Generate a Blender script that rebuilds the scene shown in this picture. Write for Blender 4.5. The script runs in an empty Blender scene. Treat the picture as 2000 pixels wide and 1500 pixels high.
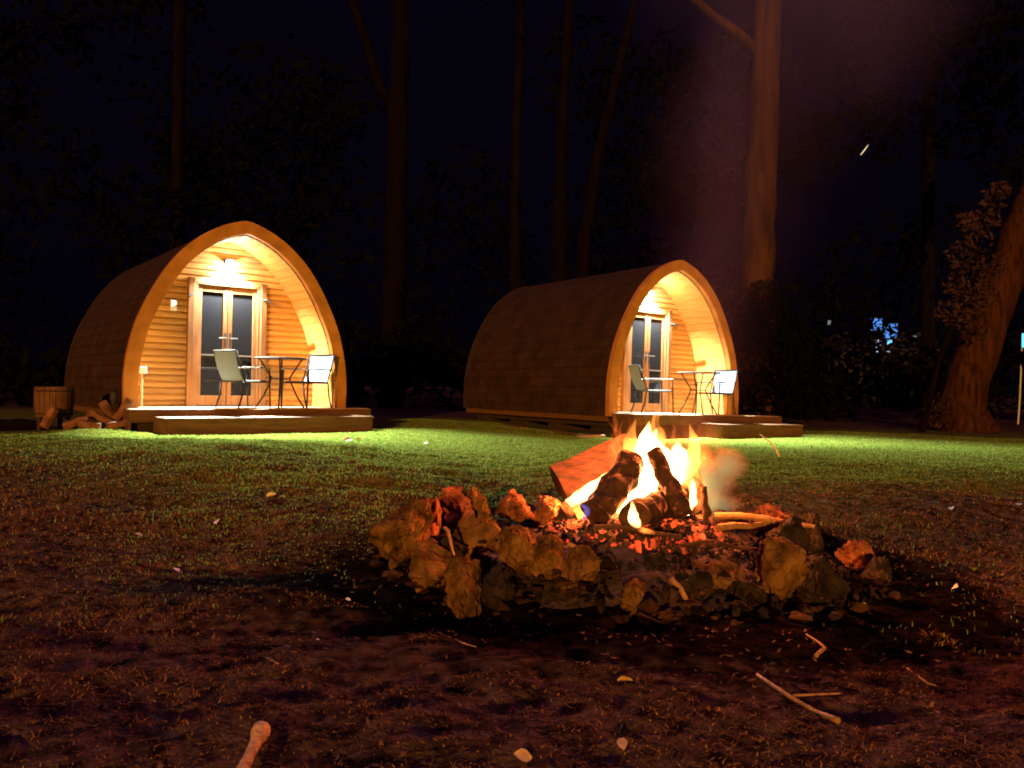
import bpy, bmesh, math, random
import numpy as np
from mathutils import Vector, Matrix, Euler, noise as mnoise

R = math.radians
random.seed(7)
rng = np.random.default_rng(11)
scene = bpy.context.scene
COL = scene.collection

# ------------------------------------------------------------------ camera frame
F, ROLL, CH, HOR = 1511.0, R(1.0), 0.65, 8.0     # focal length (px of a 2000 px wide frame), roll, eye height, horizon offset


def at(px, py, d):
    """Point at depth d (metres) along the sight line of photo pixel px, py."""
    dx, dy = px - 1000.0, py - 750.0
    x = dx * math.cos(ROLL) + dy * math.sin(ROLL)
    y = -dx * math.sin(ROLL) + dy * math.cos(ROLL)
    return Vector((x / F * d, d, CH - (y - HOR) / F * d))


# ------------------------------------------------------------------ numpy value noise (terrain)
def _hash(ix, iy, seed):
    n = (ix.astype(np.int64) * 374761393 + iy.astype(np.int64) * 668265263 + seed * 1442695) & 0x7fffffff
    n = ((n ^ (n >> 13)) * 1274126177) & 0x7fffffff
    return ((n ^ (n >> 16)) & 0xffff) / 65535.0


def vnoise(x, y, seed=0):
    x = np.asarray(x, float); y = np.asarray(y, float)
    ix, iy = np.floor(x), np.floor(y)
    fx, fy = x - ix, y - iy
    fx = fx * fx * (3 - 2 * fx); fy = fy * fy * (3 - 2 * fy)
    a, b = _hash(ix, iy, seed), _hash(ix + 1, iy, seed)
    c, d = _hash(ix, iy + 1, seed), _hash(ix + 1, iy + 1, seed)
    return (a * (1 - fx) + b * fx) * (1 - fy) + (c * (1 - fx) + d * fx) * fy - 0.5


def sstep(a, b, x):
    t = np.clip((np.asarray(x, float) - a) / (b - a), 0, 1)
    return t * t * (3 - 2 * t)


PIT = (0.46, 3.02)


def gz(x, y):
    x = np.asarray(x, float); y = np.asarray(y, float)
    z = -0.10 * sstep(8.5, 12.5, y) * sstep(-1.6, 1.6, x)
    z = z + 0.15 * sstep(3.3, 5.7, y) * (1 - sstep(-2.4, 0.2, x)) * (1 - sstep(6.2, 9.2, y))  # rise added so the ground toward -x catches the low light
    z = z - 0.085 * sstep(1.2, 2.7, y) * (1 - sstep(2.9, 4.2, y)) * (1 - 1.0 * np.exp(-(((x - .46) / 1.2) ** 2 + ((y - 3.02) / 1.0) ** 2)))  # dip added so the near ground turns away from the low light
    near = 1 - sstep(6.0, 9.0, y)
    r = np.hypot((x - PIT[0]) / 1.0, (y - PIT[1]) / 0.85)
    pit = sstep(0.75, 1.25, r)
    z = z + near * pit * (0.060 * vnoise(x * 0.9 + 3, y * 2.1, 1) + 0.045 * vnoise(x * 2.3, y * 4.6 + 9, 2)
                          + 0.030 * vnoise(x * 6, y * 9, 3) + 0.018 * vnoise(x * 17, y * 21, 4) + 0.008 * vnoise(x * 45, y * 50, 8))
    z = z + (1 - near) * (0.035 * vnoise(x * 0.8, y * 0.9, 5) + 0.012 * vnoise(x * 3, y * 3, 6))
    z = z + 0.05 * np.exp(-((x + 5.1) ** 2 / 0.25 + (y - 9.35) ** 2 / 0.1))
    z = z + 0.6 * sstep(24, 60, y)
    return z


def g(x, y):
    return float(gz(x, y))


def gpt(px, py):
    d = 5.0
    for _ in range(40):
        p = at(px, py, 1.0)
        s = (CH - p.z)
        d = 0.5 * d + 0.5 * (CH - g(p.x * d, d)) / max(s, 1e-3)
    p = at(px, py, d)
    return Vector((p.x, d, g(p.x, d)))


# ------------------------------------------------------------------ materials
def newmat(name):
    m = bpy.data.materials.new(name); m.use_nodes = True
    nt = m.node_tree; nt.nodes.clear()
    return m, nt, nt.nodes, nt.links


def mat(name, c1, c2=None, scale=6.0, stretch=(1, 1, 1), rough=0.7, bump=0.0, bscale=None, island=0.0, spec=0.3,
        metallic=0.0, detail=5.0, lo=0.35, hi=0.65, coords='Object', third=None):
    m, nt, N, L = newmat(name)
    out = N.new('ShaderNodeOutputMaterial'); b = N.new('ShaderNodeBsdfPrincipled')
    L.new(b.outputs[0], out.inputs['Surface'])
    b.inputs['Roughness'].default_value = rough
    b.inputs['Specular IOR Level'].default_value = spec
    b.inputs['Metallic'].default_value = metallic
    c2 = c2 or c1
    tc = N.new('ShaderNodeTexCoord'); mp = N.new('ShaderNodeMapping'); mp.inputs['Scale'].default_value = stretch
    L.new(tc.outputs[coords], mp.inputs[0])
    n = N.new('ShaderNodeTexNoise'); n.inputs['Scale'].default_value = scale; n.inputs['Detail'].default_value = detail
    L.new(mp.outputs[0], n.inputs['Vector'])
    r = N.new('ShaderNodeValToRGB')
    r.color_ramp.elements[0].position = lo; r.color_ramp.elements[0].color = (*c1, 1)
    r.color_ramp.elements[1].position = hi; r.color_ramp.elements[1].color = (*c2, 1)
    if third:
        e = r.color_ramp.elements.new(0.5 * (lo + hi)); e.color = (*third, 1)
    L.new(n.outputs[0], r.inputs[0])
    col = r.outputs[0]
    if island:
        geo = N.new('ShaderNodeNewGeometry')
        mm = N.new('ShaderNodeMapRange'); mm.inputs['To Min'].default_value = 1 - island; mm.inputs['To Max'].default_value = 1 + island * 0.6
        L.new(geo.outputs['Random Per Island'], mm.inputs['Value'])
        mx = N.new('ShaderNodeMix'); mx.data_type = 'RGBA'; mx.blend_type = 'MULTIPLY'; mx.inputs[0].default_value = 1
        L.new(col, mx.inputs[6]); L.new(mm.outputs[0], mx.inputs[7])
        col = mx.outputs[2]
    L.new(col, b.inputs['Base Color'])
    if bump:
        n2 = N.new('ShaderNodeTexNoise'); n2.inputs['Scale'].default_value = bscale or scale * 2; n2.inputs['Detail'].default_value = 6
        L.new(mp.outputs[0], n2.inputs['Vector'])
        bp = N.new('ShaderNodeBump'); bp.inputs['Strength'].default_value = bump; bp.inputs['Distance'].default_value = 0.02
        L.new(n2.outputs[0], bp.inputs['Height']); L.new(bp.outputs[0], b.inputs['Normal'])
    return m


def emat(name, col, strength):
    m, nt, N, L = newmat(name)
    out = N.new('ShaderNodeOutputMaterial'); e = N.new('ShaderNodeEmission')
    e.inputs[0].default_value = (*col, 1); e.inputs[1].default_value = strength
    L.new(e.outputs[0], out.inputs['Surface'])
    return m


def ember_mat(name, base, glow, strength, scale=14.0, lo=0.55, hi=0.75, island=False):
    """Charred wood; where the noise is high the coal glows."""
    m, nt, N, L = newmat(name)
    out = N.new('ShaderNodeOutputMaterial'); b = N.new('ShaderNodeBsdfPrincipled'); L.new(b.outputs[0], out.inputs['Surface'])
    b.inputs['Roughness'].default_value = 0.9; b.inputs['Specular IOR Level'].default_value = 0.1
    tc = N.new('ShaderNodeTexCoord'); n = N.new('ShaderNodeTexNoise'); n.inputs['Scale'].default_value = scale; n.inputs['Detail'].default_value = 5
    L.new(tc.outputs['Object'], n.inputs['Vector'])
    val = n.outputs[0]
    if island:
        geo = N.new('ShaderNodeNewGeometry'); ad = N.new('ShaderNodeMath'); ad.operation = 'MULTIPLY_ADD'
        ad.inputs[1].default_value = 0.5; L.new(geo.outputs['Random Per Island'], ad.inputs[0])
        sb = N.new('ShaderNodeMath'); sb.operation = 'SUBTRACT'; sb.inputs[1].default_value = 0.28
        L.new(n.outputs[0], sb.inputs[0]); L.new(sb.outputs[0], ad.inputs[2]); val = ad.outputs[0]
    mr = N.new('ShaderNodeMapRange'); mr.inputs['From Min'].default_value = lo; mr.inputs['From Max'].default_value = hi
    mr.inputs['To Max'].default_value = strength
    L.new(val, mr.inputs['Value'])
    n2 = N.new('ShaderNodeTexNoise'); n2.inputs['Scale'].default_value = scale * 2.5
    L.new(tc.outputs['Object'], n2.inputs['Vector'])
    r = N.new('ShaderNodeValToRGB')
    r.color_ramp.elements[0].position = 0.35; r.color_ramp.elements[0].color = (base[0] * .5, base[1] * .5, base[2] * .5, 1)
    r.color_ramp.elements[1].position = 0.7; r.color_ramp.elements[1].color = (*base, 1)
    L.new(n2.outputs[0], r.inputs[0]); L.new(r.outputs[0], b.inputs['Base Color'])
    b.inputs['Emission Color'].default_value = (*glow, 1); L.new(mr.outputs[0], b.inputs['Emission Strength'])
    bp = N.new('ShaderNodeBump'); bp.inputs['Strength'].default_value = 0.7; bp.inputs['Distance'].default_value = 0.02
    L.new(n2.outputs[0], bp.inputs['Height']); L.new(bp.outputs[0], b.inputs['Normal'])
    return m


def flame_mat(name, col, strength, nscale=9.0):
    m, nt, N, L = newmat(name)
    out = N.new('ShaderNodeOutputMaterial'); e = N.new('ShaderNodeEmission')
    e.inputs[0].default_value = (*col, 1)
    tc = N.new('ShaderNodeTexCoord'); mp = N.new('ShaderNodeMapping'); mp.inputs['Scale'].default_value = (1.6, 1.6, 0.55)
    L.new(tc.outputs['Object'], mp.inputs[0])
    n = N.new('ShaderNodeTexNoise'); n.inputs['Scale'].default_value = nscale; n.inputs['Detail'].default_value = 2; n.inputs['Distortion'].default_value = 0.8
    L.new(mp.outputs[0], n.inputs['Vector'])
    mr = N.new('ShaderNodeMapRange'); mr.inputs['From Min'].default_value = 0.30; mr.inputs['From Max'].default_value = 0.68
    mr.inputs['To Min'].default_value = 0.0; mr.inputs['To Max'].default_value = strength
    L.new(n.outputs[0], mr.inputs['Value']); L.new(mr.outputs[0], e.inputs[1])
    L.new(e.outputs[0], out.inputs['Volume'])
    return m


def smoke_mat(name, col, density, nscale, cone=None, lo=0.40, hi=0.72, aniso=0.1):
    """Scattering smoke thinning out towards its rim: cone = (r0, r1, h) about the object's z axis, None = a unit ball."""
    m, nt, N, L = newmat(name)
    out = N.new('ShaderNodeOutputMaterial'); v = N.new('ShaderNodeVolumeScatter')
    v.inputs['Color'].default_value = (*col, 1); v.inputs['Anisotropy'].default_value = aniso
    tc = N.new('ShaderNodeTexCoord'); mp = N.new('ShaderNodeMapping'); mp.inputs['Scale'].default_value = (1, 1, 0.6)
    L.new(tc.outputs['Object'], mp.inputs[0])
    n = N.new('ShaderNodeTexNoise'); n.inputs['Scale'].default_value = nscale; n.inputs['Detail'].default_value = 3; n.inputs['Distortion'].default_value = 0.6
    L.new(mp.outputs[0], n.inputs['Vector'])
    mr = N.new('ShaderNodeMapRange'); mr.inputs['From Min'].default_value = lo; mr.inputs['From Max'].default_value = hi
    L.new(n.outputs[0], mr.inputs['Value'])

    def mth(op, a, b=None):
        q = N.new('ShaderNodeMath'); q.operation = op
        for i_, x in enumerate((a, b)):
            if x is None: continue
            if isinstance(x, (int, float)): q.inputs[i_].default_value = x
            else: L.new(x, q.inputs[i_])
        return q.outputs[0]
    sp = N.new('ShaderNodeSeparateXYZ'); L.new(tc.outputs['Object'], sp.inputs[0])
    x2 = mth('ADD', mth('MULTIPLY', sp.outputs[0], sp.outputs[0]), mth('MULTIPLY', sp.outputs[1], sp.outputs[1]))
    if cone:
        r0, r1, h = cone
        rad = mth('ADD', mth('MULTIPLY', sp.outputs[2], (r1 - r0) / h), r0)
        q = mth('DIVIDE', x2, mth('MULTIPLY', rad, rad))
    else:
        q = mth('ADD', x2, mth('MULTIPLY', sp.outputs[2], sp.outputs[2]))
    f = mth('MAXIMUM', mth('SUBTRACT', 1.0, q), 0.0)
    f = mth('MULTIPLY', f, mth('MULTIPLY', f, f))
    L.new(mth('MULTIPLY', mth('MULTIPLY', f, mr.outputs[0]), density), v.inputs['Density'])
    L.new(v.outputs[0], out.inputs['Volume'])
    return m


def ground_mat():
    m, nt, N, L = newmat('soil_and_lawn')
    out = N.new('ShaderNodeOutputMaterial'); b = N.new('ShaderNodeBsdfPrincipled'); L.new(b.outputs[0], out.inputs['Surface'])
    b.inputs['Roughness'].default_value = 1.0; b.inputs['Specular IOR Level'].default_value = 0.0
    tc = N.new('ShaderNodeTexCoord')
    n = N.new('ShaderNodeTexNoise'); n.inputs['Scale'].default_value = 18; n.inputs['Detail'].default_value = 8
    L.new(tc.outputs['Object'], n.inputs['Vector'])
    soil = N.new('ShaderNodeValToRGB'); soil.color_ramp.elements[0].position = .35; soil.color_ramp.elements[1].position = .7
    soil.color_ramp.elements[0].color = (.012, .006, .006, 1); soil.color_ramp.elements[1].color = (.105, .066, .042, 1)
    lawn = N.new('ShaderNodeValToRGB'); lawn.color_ramp.elements[0].position = .35; lawn.color_ramp.elements[1].position = .7
    lawn.color_ramp.elements[0].color = (.04, .05, .007, 1); lawn.color_ramp.elements[1].color = (.14, .155, .026, 1)
    L.new(n.outputs[0], soil.inputs[0]); L.new(n.outputs[0], lawn.inputs[0])
    sx = N.new('ShaderNodeSeparateXYZ'); L.new(tc.outputs['Object'], sx.inputs[0])
    n3 = N.new('ShaderNodeTexNoise'); n3.inputs['Scale'].default_value = 0.8; n3.inputs['Detail'].default_value = 4
    L.new(tc.outputs['Object'], n3.inputs['Vector'])
    ad = N.new('ShaderNodeMath'); ad.operation = 'MULTIPLY_ADD'; ad.inputs[1].default_value = 5
    L.new(n3.outputs[0], ad.inputs[0]); L.new(sx.outputs['Y'], ad.inputs[2])
    mr = N.new('ShaderNodeMapRange'); mr.inputs['From Min'].default_value = 6.6; mr.inputs['From Max'].default_value = 8.8
    L.new(ad.outputs[0], mr.inputs['Value'])
    mr2 = N.new('ShaderNodeMapRange'); mr2.inputs['From Min'].default_value = 20; mr2.inputs['From Max'].default_value = 18
    L.new(ad.outputs[0], mr2.inputs['Value'])
    mul = N.new('ShaderNodeMath'); mul.operation = 'MULTIPLY'; L.new(mr.outputs[0], mul.inputs[0]); L.new(mr2.outputs[0], mul.inputs[1])
    mx = N.new('ShaderNodeMix'); mx.data_type = 'RGBA'; L.new(mul.outputs[0], mx.inputs[0]); L.new(soil.outputs[0], mx.inputs[6]); L.new(lawn.outputs[0], mx.inputs[7])
    # shade pool round the fire, put into the earth colour as a dark ring
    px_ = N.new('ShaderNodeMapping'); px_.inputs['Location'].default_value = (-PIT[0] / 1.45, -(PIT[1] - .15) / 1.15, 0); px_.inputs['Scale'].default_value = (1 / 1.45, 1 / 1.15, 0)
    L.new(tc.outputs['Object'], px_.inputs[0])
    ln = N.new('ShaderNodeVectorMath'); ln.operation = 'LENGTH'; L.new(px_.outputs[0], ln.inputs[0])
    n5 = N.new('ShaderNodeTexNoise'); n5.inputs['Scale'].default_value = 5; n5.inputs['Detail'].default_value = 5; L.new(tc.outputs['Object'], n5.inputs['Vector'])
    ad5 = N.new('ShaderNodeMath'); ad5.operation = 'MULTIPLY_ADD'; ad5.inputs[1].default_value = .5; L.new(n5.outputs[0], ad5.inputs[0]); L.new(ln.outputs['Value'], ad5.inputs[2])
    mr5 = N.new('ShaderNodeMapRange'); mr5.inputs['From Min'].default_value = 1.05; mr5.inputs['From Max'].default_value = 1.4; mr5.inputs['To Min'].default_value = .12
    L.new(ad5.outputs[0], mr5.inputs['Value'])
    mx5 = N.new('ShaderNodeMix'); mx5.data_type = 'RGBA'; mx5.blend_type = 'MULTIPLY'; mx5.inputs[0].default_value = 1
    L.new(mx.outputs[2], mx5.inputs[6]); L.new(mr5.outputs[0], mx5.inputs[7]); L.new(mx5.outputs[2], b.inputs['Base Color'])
    n4 = N.new('ShaderNodeTexNoise'); n4.inputs['Scale'].default_value = 55; n4.inputs['Detail'].default_value = 6
    L.new(tc.outputs['Object'], n4.inputs['Vector'])
    bp = N.new('ShaderNodeBump'); bp.inputs['Strength'].default_value = 0.8; bp.inputs['Distance'].default_value = 0.02
    L.new(n4.outputs[0], bp.inputs['Height']); L.new(bp.outputs[0], b.inputs['Normal'])
    return m


def shingle_mat():
    m, nt, N, L = newmat('dark_timber_shingles')
    out = N.new('ShaderNodeOutputMaterial'); b = N.new('ShaderNodeBsdfPrincipled'); L.new(b.outputs[0], out.inputs['Surface'])
    b.inputs['Roughness'].default_value = 0.85; b.inputs['Specular IOR Level'].default_value = 0.15
    uv = N.new('ShaderNodeUVMap'); uv.uv_map = 'UVMap'
    br = N.new('ShaderNodeTexBrick'); br.inputs['Scale'].default_value = 1.0
    br.inputs['Brick Width'].default_value = 0.16; br.inputs['Row Height'].default_value = 0.17; br.inputs['Mortar Size'].default_value = 0.006
    br.inputs['Color1'].default_value = (.027, .012, .004, 1); br.inputs['Color2'].default_value = (.021, .009, .0035, 1); br.inputs['Mortar'].default_value = (.013, .006, .003, 1)
    L.new(uv.outputs[0], br.inputs['Vector'])
    n = N.new('ShaderNodeTexNoise'); n.inputs['Scale'].default_value = 3; n.inputs['Detail'].default_value = 6
    L.new(uv.outputs[0], n.inputs['Vector'])
    mm = N.new('ShaderNodeMapRange'); mm.inputs['From Min'].default_value = .3; mm.inputs['From Max'].default_value = .7; mm.inputs['To Min'].default_value = .6; mm.inputs['To Max'].default_value = 1.3
    L.new(n.outputs[0], mm.inputs['Value'])
    mx = N.new('ShaderNodeMix'); mx.data_type = 'RGBA'; mx.blend_type = 'MULTIPLY'; mx.inputs[0].default_value = 1
    L.new(br.outputs['Color'], mx.inputs[6]); L.new(mm.outputs[0], mx.inputs[7]); L.new(mx.outputs[2], b.inputs['Base Color'])
    bp = N.new('ShaderNodeBump'); bp.inputs['Strength'].default_value = 0.6; bp.inputs['Distance'].default_value = 0.01; bp.invert = True
    L.new(br.outputs['Fac'], bp.inputs['Height']); L.new(bp.outputs[0], b.inputs['Normal'])
    return m


M = {}
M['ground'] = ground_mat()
def blade_mat(name, c1, c2, trans):
    m, nt, N, L = newmat(name)
    out = N.new('ShaderNodeOutputMaterial'); d = N.new('ShaderNodeBsdfDiffuse'); t = N.new('ShaderNodeBsdfTranslucent'); mx = N.new('ShaderNodeMixShader')
    geo = N.new('ShaderNodeNewGeometry'); r = N.new('ShaderNodeValToRGB')
    r.color_ramp.elements[0].color = (*c1, 1); r.color_ramp.elements[1].color = (*c2, 1)
    L.new(geo.outputs['Random Per Island'], r.inputs[0])
    L.new(r.outputs[0], d.inputs[0]); L.new(r.outputs[0], t.inputs[0]); mx.inputs[0].default_value = trans
    L.new(d.outputs[0], mx.inputs[1]); L.new(t.outputs[0], mx.inputs[2]); L.new(mx.outputs[0], out.inputs['Surface'])
    return m


M['grass'] = blade_mat('lawn_grass', (.085, .15, .024), (.20, .265, .055), .42)
M['dry'] = blade_mat('dry_grass', (.030, .014, .008), (.31, .16, .052), .15)  # dead grass, with the warm light's amber put into its tone
M['pine_wall'] = mat('oiled_pine_boards', (.40, .21, .068), (.66, .41, .155), scale=5, stretch=(.5, 3, 9), island=.22, rough=.55, bump=.12, bscale=16, lo=.3, hi=.72)
M['pine_vault'] = mat('oiled_pine_lining', (.45, .22, .05), (.62, .335, .09), scale=5, stretch=(5, .6, 5), island=.14, rough=.55, lo=.3, hi=.72)
M['pine_arch'] = mat('oiled_pine_fascia', (.23, .098, .018), (.34, .148, .032), scale=4, rough=.5, bump=.06)
M['pine_frame'] = mat('pine_joinery', (.17, .078, .028), (.26, .125, .048), scale=5, stretch=(4, 4, .6), rough=.45)
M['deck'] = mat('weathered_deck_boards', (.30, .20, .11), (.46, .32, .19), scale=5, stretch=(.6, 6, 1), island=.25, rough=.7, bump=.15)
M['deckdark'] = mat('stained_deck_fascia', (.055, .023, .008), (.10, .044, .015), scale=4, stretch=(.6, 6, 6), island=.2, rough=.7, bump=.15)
M['shingle'] = shingle_mat()
M['bearer'] = mat('dark_sleeper_timber', (.010, .006, .004), (.022, .012, .008), scale=5, rough=.9, bump=.2)
M['black'] = mat('black_metal', (.010, .007, .005), (.016, .011, .008), scale=8, rough=.75, spec=.15)
M['steel'] = mat('dull_steel', (.45, .44, .42), rough=.3, metallic=1.0)
M['sling'] = mat('pale_grey_sling', (.068, .112, .16), (.10, .152, .205), scale=40, stretch=(1, 1, 6), rough=.7, bump=.1, bscale=90)
M['armgrey'] = mat('light_grey_arm', (.17, .15, .13), rough=.5)
M['cushion'] = mat('black_seat_sling', (.012, .012, .014), (.024, .022, .024), scale=40, rough=.8)
M['tabletop'] = mat('dark_slatted_tabletop', (.035, .016, .007), (.06, .03, .013), scale=6, stretch=(1, 8, 1), rough=.5)
M['white'] = mat('white_plastic', (.78, .77, .74), rough=.45)
M['copper'] = mat('pale_conduit', (.62, .42, .20), rough=.5)
M['curtain'] = mat('dark_room_curtain', (.012, .012, .016), (.025, .025, .03), scale=6, stretch=(10, 1, .5), rough=.9)
M['rock'] = mat('sandstone', (.030, .0155, .0055), (.185, .098, .033), scale=13, rough=.95, bump=1.0, bscale=40, detail=10, spec=.0, lo=.33, hi=.70)
M['rock_dark'] = mat('dark_stone', (.006, .0045, .004), (.03, .02, .013), scale=14, rough=.95, bump=.9, bscale=26, detail=8, spec=.1)  # darker copy of the sandstone
M['rock_firelit'] = mat('firelit_stone', (.045, .015, .007), (.24, .088, .042), scale=13, rough=.95, bump=.9, bscale=28, detail=8, spec=.1)  # reddened copy of the sandstone, the fire's glow put into its colour
M['char'] = ember_mat('charred_log', (.07, .035, .022), (1, .13, .02), 2.0, scale=13, lo=.60, hi=.8)
M['char_hot'] = ember_mat('burning_log', (.07, .04, .028), (1, .20, .03), 5.0, scale=9, lo=.55, hi=.75)
M['split'] = mat('split_log_wood', (.008, .0022, .0012), (.036, .0092, .0036), scale=5, stretch=(2.5, 2.5, 14), rough=.85, bump=.5, bscale=12)
M['ember'] = ember_mat('embers', (.05, .035, .03), (1, .075, .014), 2.4, scale=9, lo=.55, hi=.84, island=True)
M['ash'] = mat('ash_and_soil', (.012, .008, .008), (.06, .042, .04), scale=14, rough=1, bump=1.0, bscale=40, spec=.05)
M['charcoal'] = mat('charcoal_scraps', (.006, .0045, .005), (.030, .020, .020), scale=20, island=.5, rough=1, bump=.8, spec=.05)
M['knob'] = mat('pale_bleached_stick', (.34, .19, .075), (.55, .34, .15), scale=14, stretch=(4, 4, 1), rough=.8, bump=.4)
M['scrap'] = mat('brown_leaf_scraps', (.03, .014, .009), (.15, .08, .045), scale=3, island=.7, rough=.9, spec=.1)
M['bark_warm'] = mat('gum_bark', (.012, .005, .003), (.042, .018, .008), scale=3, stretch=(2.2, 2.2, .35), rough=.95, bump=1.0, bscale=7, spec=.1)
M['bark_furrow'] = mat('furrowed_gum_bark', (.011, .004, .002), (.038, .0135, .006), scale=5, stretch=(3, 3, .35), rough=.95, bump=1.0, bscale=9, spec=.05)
M['bark_unlit'] = mat('unlit_bark', (.0015, .0008, .001), (.004, .002, .0025), scale=3, stretch=(2.2, 2.2, .35), rough=.95, bump=.8, spec=.05)  # darkened copy of the bark, want of light put into the colour
M['bark_dim'] = mat('dim_bark', (.0013, .0005, .0012), (.0032, .0012, .0022), scale=3, stretch=(2.2, 2.2, .35), rough=.95, bump=.8, spec=.05)  # dimmed copy of the bark, weak light put into its colour
M['leaf_dark'] = mat('night_dark_foliage', (.0005, .0006, .0005), (.0013, .0014, .0011), scale=2, island=.5, rough=.9, spec=.05)
M['leaf_red'] = mat('russet_foliage', (.015, .007, .008), (.042, .020, .024), scale=2, island=.5, rough=.8, spec=.1)
M['leaf_litter'] = mat('dead_leaf', (.40, .25, .12), (.58, .40, .22), scale=30, rough=.7)
M['petal'] = mat('pale_fleck', (.6, .56, .5), (.72, .68, .62), scale=30, rough=.7)
M['stick'] = mat('weathered_stick', (.18, .09, .035), (.34, .19, .08), scale=10, stretch=(4, 4, 1), rough=.8, bump=.3)
M['stick_bright'] = mat('pale_dry_stalk', (.55, .40, .20), (.70, .52, .28), scale=10, rough=.8)
M['barrel'] = mat('rusty_tub', (.05, .019, .007), (.09, .037, .015), scale=6, stretch=(2, 2, .6), rough=.75, bump=.3)
M['firewood'] = mat('split_firewood', (.06, .024, .010), (.16, .07, .03), scale=8, rough=.85, bump=.4)
M['lampglow'] = emat('lit_lamp_lens', (1, .93, .82), 30)
M['blueglow'] = emat('cold_lit_window', (.10, .32, 1.0), 1.1)
M['whiteglow'] = emat('white_lit_window', (.62, .72, 1.0), 1.1)
M['cyanglow'] = emat('cyan_lit_panel', (.16, .62, 1.0), 1.6)
M['warmdot'] = emat('dim_far_lamp', (.75, .8, .9), .25)
M['darkwall'] = mat('dark_far_wall', (.010, .010, .014), rough=.9)
M['spark'] = emat('glowing_spark', (1, .72, .38), 1.2)
M['flame'] = flame_mat('flame_orange', (1, .30, .045), 95)
M['flame_core'] = flame_mat('flame_core', (1, .52, .16), 520, nscale=6)
M['flame_wisp'] = flame_mat('flame_wisp', (1, .17, .025), 30, nscale=9)
M['flame_blue'] = flame_mat('flame_blue', (.25, .25, 1.0), 60, nscale=7)
M['smoke'] = smoke_mat('drifting_smoke', (.50, .40, 1.0), 0.26, 1.1, cone=(.14, 1.6, 3.6))
M['smoke_puff'] = smoke_mat('thick_smoke', (1, .33, .15), 64.0, 1.8, lo=.28, hi=.62)  # the fire's orange light put into the smoke colour


def glass_mat():
    m, nt, N, L = newmat('door_glass')
    out = N.new('ShaderNodeOutputMaterial'); b = N.new('ShaderNodeBsdfPrincipled'); L.new(b.outputs[0], out.inputs['Surface'])
    b.inputs['Base Color'].default_value = (.02, .022, .026, 1); b.inputs['Roughness'].default_value = 0.03
    b.inputs['Specular IOR Level'].default_value = 0.5; b.inputs['Transmission Weight'].default_value = 0.35; b.inputs['IOR'].default_value = 1.45
    return m


M['glass'] = glass_mat()


# ------------------------------------------------------------------ object helpers
def tag(o, label=None, cat=None, group=None, kind=None):
    if label: o['label'] = label
    if cat: o['category'] = cat
    if group: o['group'] = group
    if kind: o['kind'] = kind
    return o


def empty(name, loc=(0, 0, 0), rot=(0, 0, 0)):
    o = bpy.data.objects.new(name, None); o.location = loc; o.rotation_euler = rot
    o.empty_display_size = 0.1
    COL.objects.link(o)
    return o


class MB:
    def __init__(s):
        s.v, s.f, s.uv = [], [], {}

    def add(s, verts, faces, uvs=None):
        o = len(s.v); s.v += [tuple(p) for p in verts]
        for i, fc in enumerate(faces):
            if uvs: s.uv[len(s.f)] = uvs[i]
            s.f.append([o + k for k in fc])

    def box(s, x0, x1, y0, y1, z0, z1, rot=None, c=None):
        vs = [Vector((x, y, z)) for x in (x0, x1) for y in (y0, y1) for z in (z0, z1)]
        if rot is not None:
            c = Vector(c or ((x0 + x1) / 2, (y0 + y1) / 2, (z0 + z1) / 2))
            vs = [rot @ (p - c) + c for p in vs]
        s.add(vs, [(0, 1, 3, 2), (4, 6, 7, 5), (0, 4, 5, 1), (2, 3, 7, 6), (0, 2, 6, 4), (1, 5, 7, 3)])

    def tube(s, pts, rad, n=8, cap=True, wob=0.0, sc=3.0, seed=0):
        pts = [Vector(p) for p in pts]
        rad = [rad] * len(pts) if not hasattr(rad, '__len__') else rad
        o = len(s.v); prev = None
        for i, p in enumerate(pts):
            t = (pts[min(i + 1, len(pts) - 1)] - pts[max(i - 1, 0)]).normalized()
            if prev is None:
                a = Vector((0, 0, 1)) if abs(t.z) < 0.9 else Vector((0, 1, 0))
                u = t.cross(a).normalized()
            else:
                u = (prev - t * prev.dot(t)).normalized()
            prev = u; w = t.cross(u)
            for k in range(n):
                an = 2 * math.pi * k / n
                dr = u * math.cos(an) + w * math.sin(an)
                r = rad[i]
                if wob:
                    r *= 1 + wob * mnoise.noise((p + dr * rad[i]) * sc + Vector((seed, 0, seed * .7)))
                s.v.append(tuple(p + dr * r))
        for i in range(len(pts) - 1):
            for k in range(n):
                a, b = o + i * n + k, o + i * n + (k + 1) % n
                s.f.append([a, b, b + n, a + n])
        if cap:
            s.f.append([o + k for k in reversed(range(n))])
            s.f.append([o + (len(pts) - 1) * n + k for k in range(n)])

    def build(s, name, m, parent=None, smooth=False, bevel=0.0):
        me = bpy.data.meshes.new(name)
        me.from_pydata(s.v, [], s.f)
        if s.uv:
            lay = me.uv_layers.new(name='UVMap')
            for i, u in s.uv.items():
                for k, li in enumerate(me.polygons[i].loop_indices):
                    lay.data[li].uv = u[k]
        me.materials.append(m)
        bm = bmesh.new(); bm.from_mesh(me)
        bmesh.ops.recalc_face_normals(bm, faces=bm.faces)
        bm.to_mesh(me); bm.free()
        if smooth:
            me.polygons.foreach_set('use_smooth', [True] * len(me.polygons))
        o = bpy.data.objects.new(name, me); COL.objects.link(o)
        if parent: o.parent = parent
        if bevel:
            b = o.modifiers.new('bevel', 'BEVEL'); b.width = bevel; b.segments = 2; b.limit_method = 'ANGLE'
        return o


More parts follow.
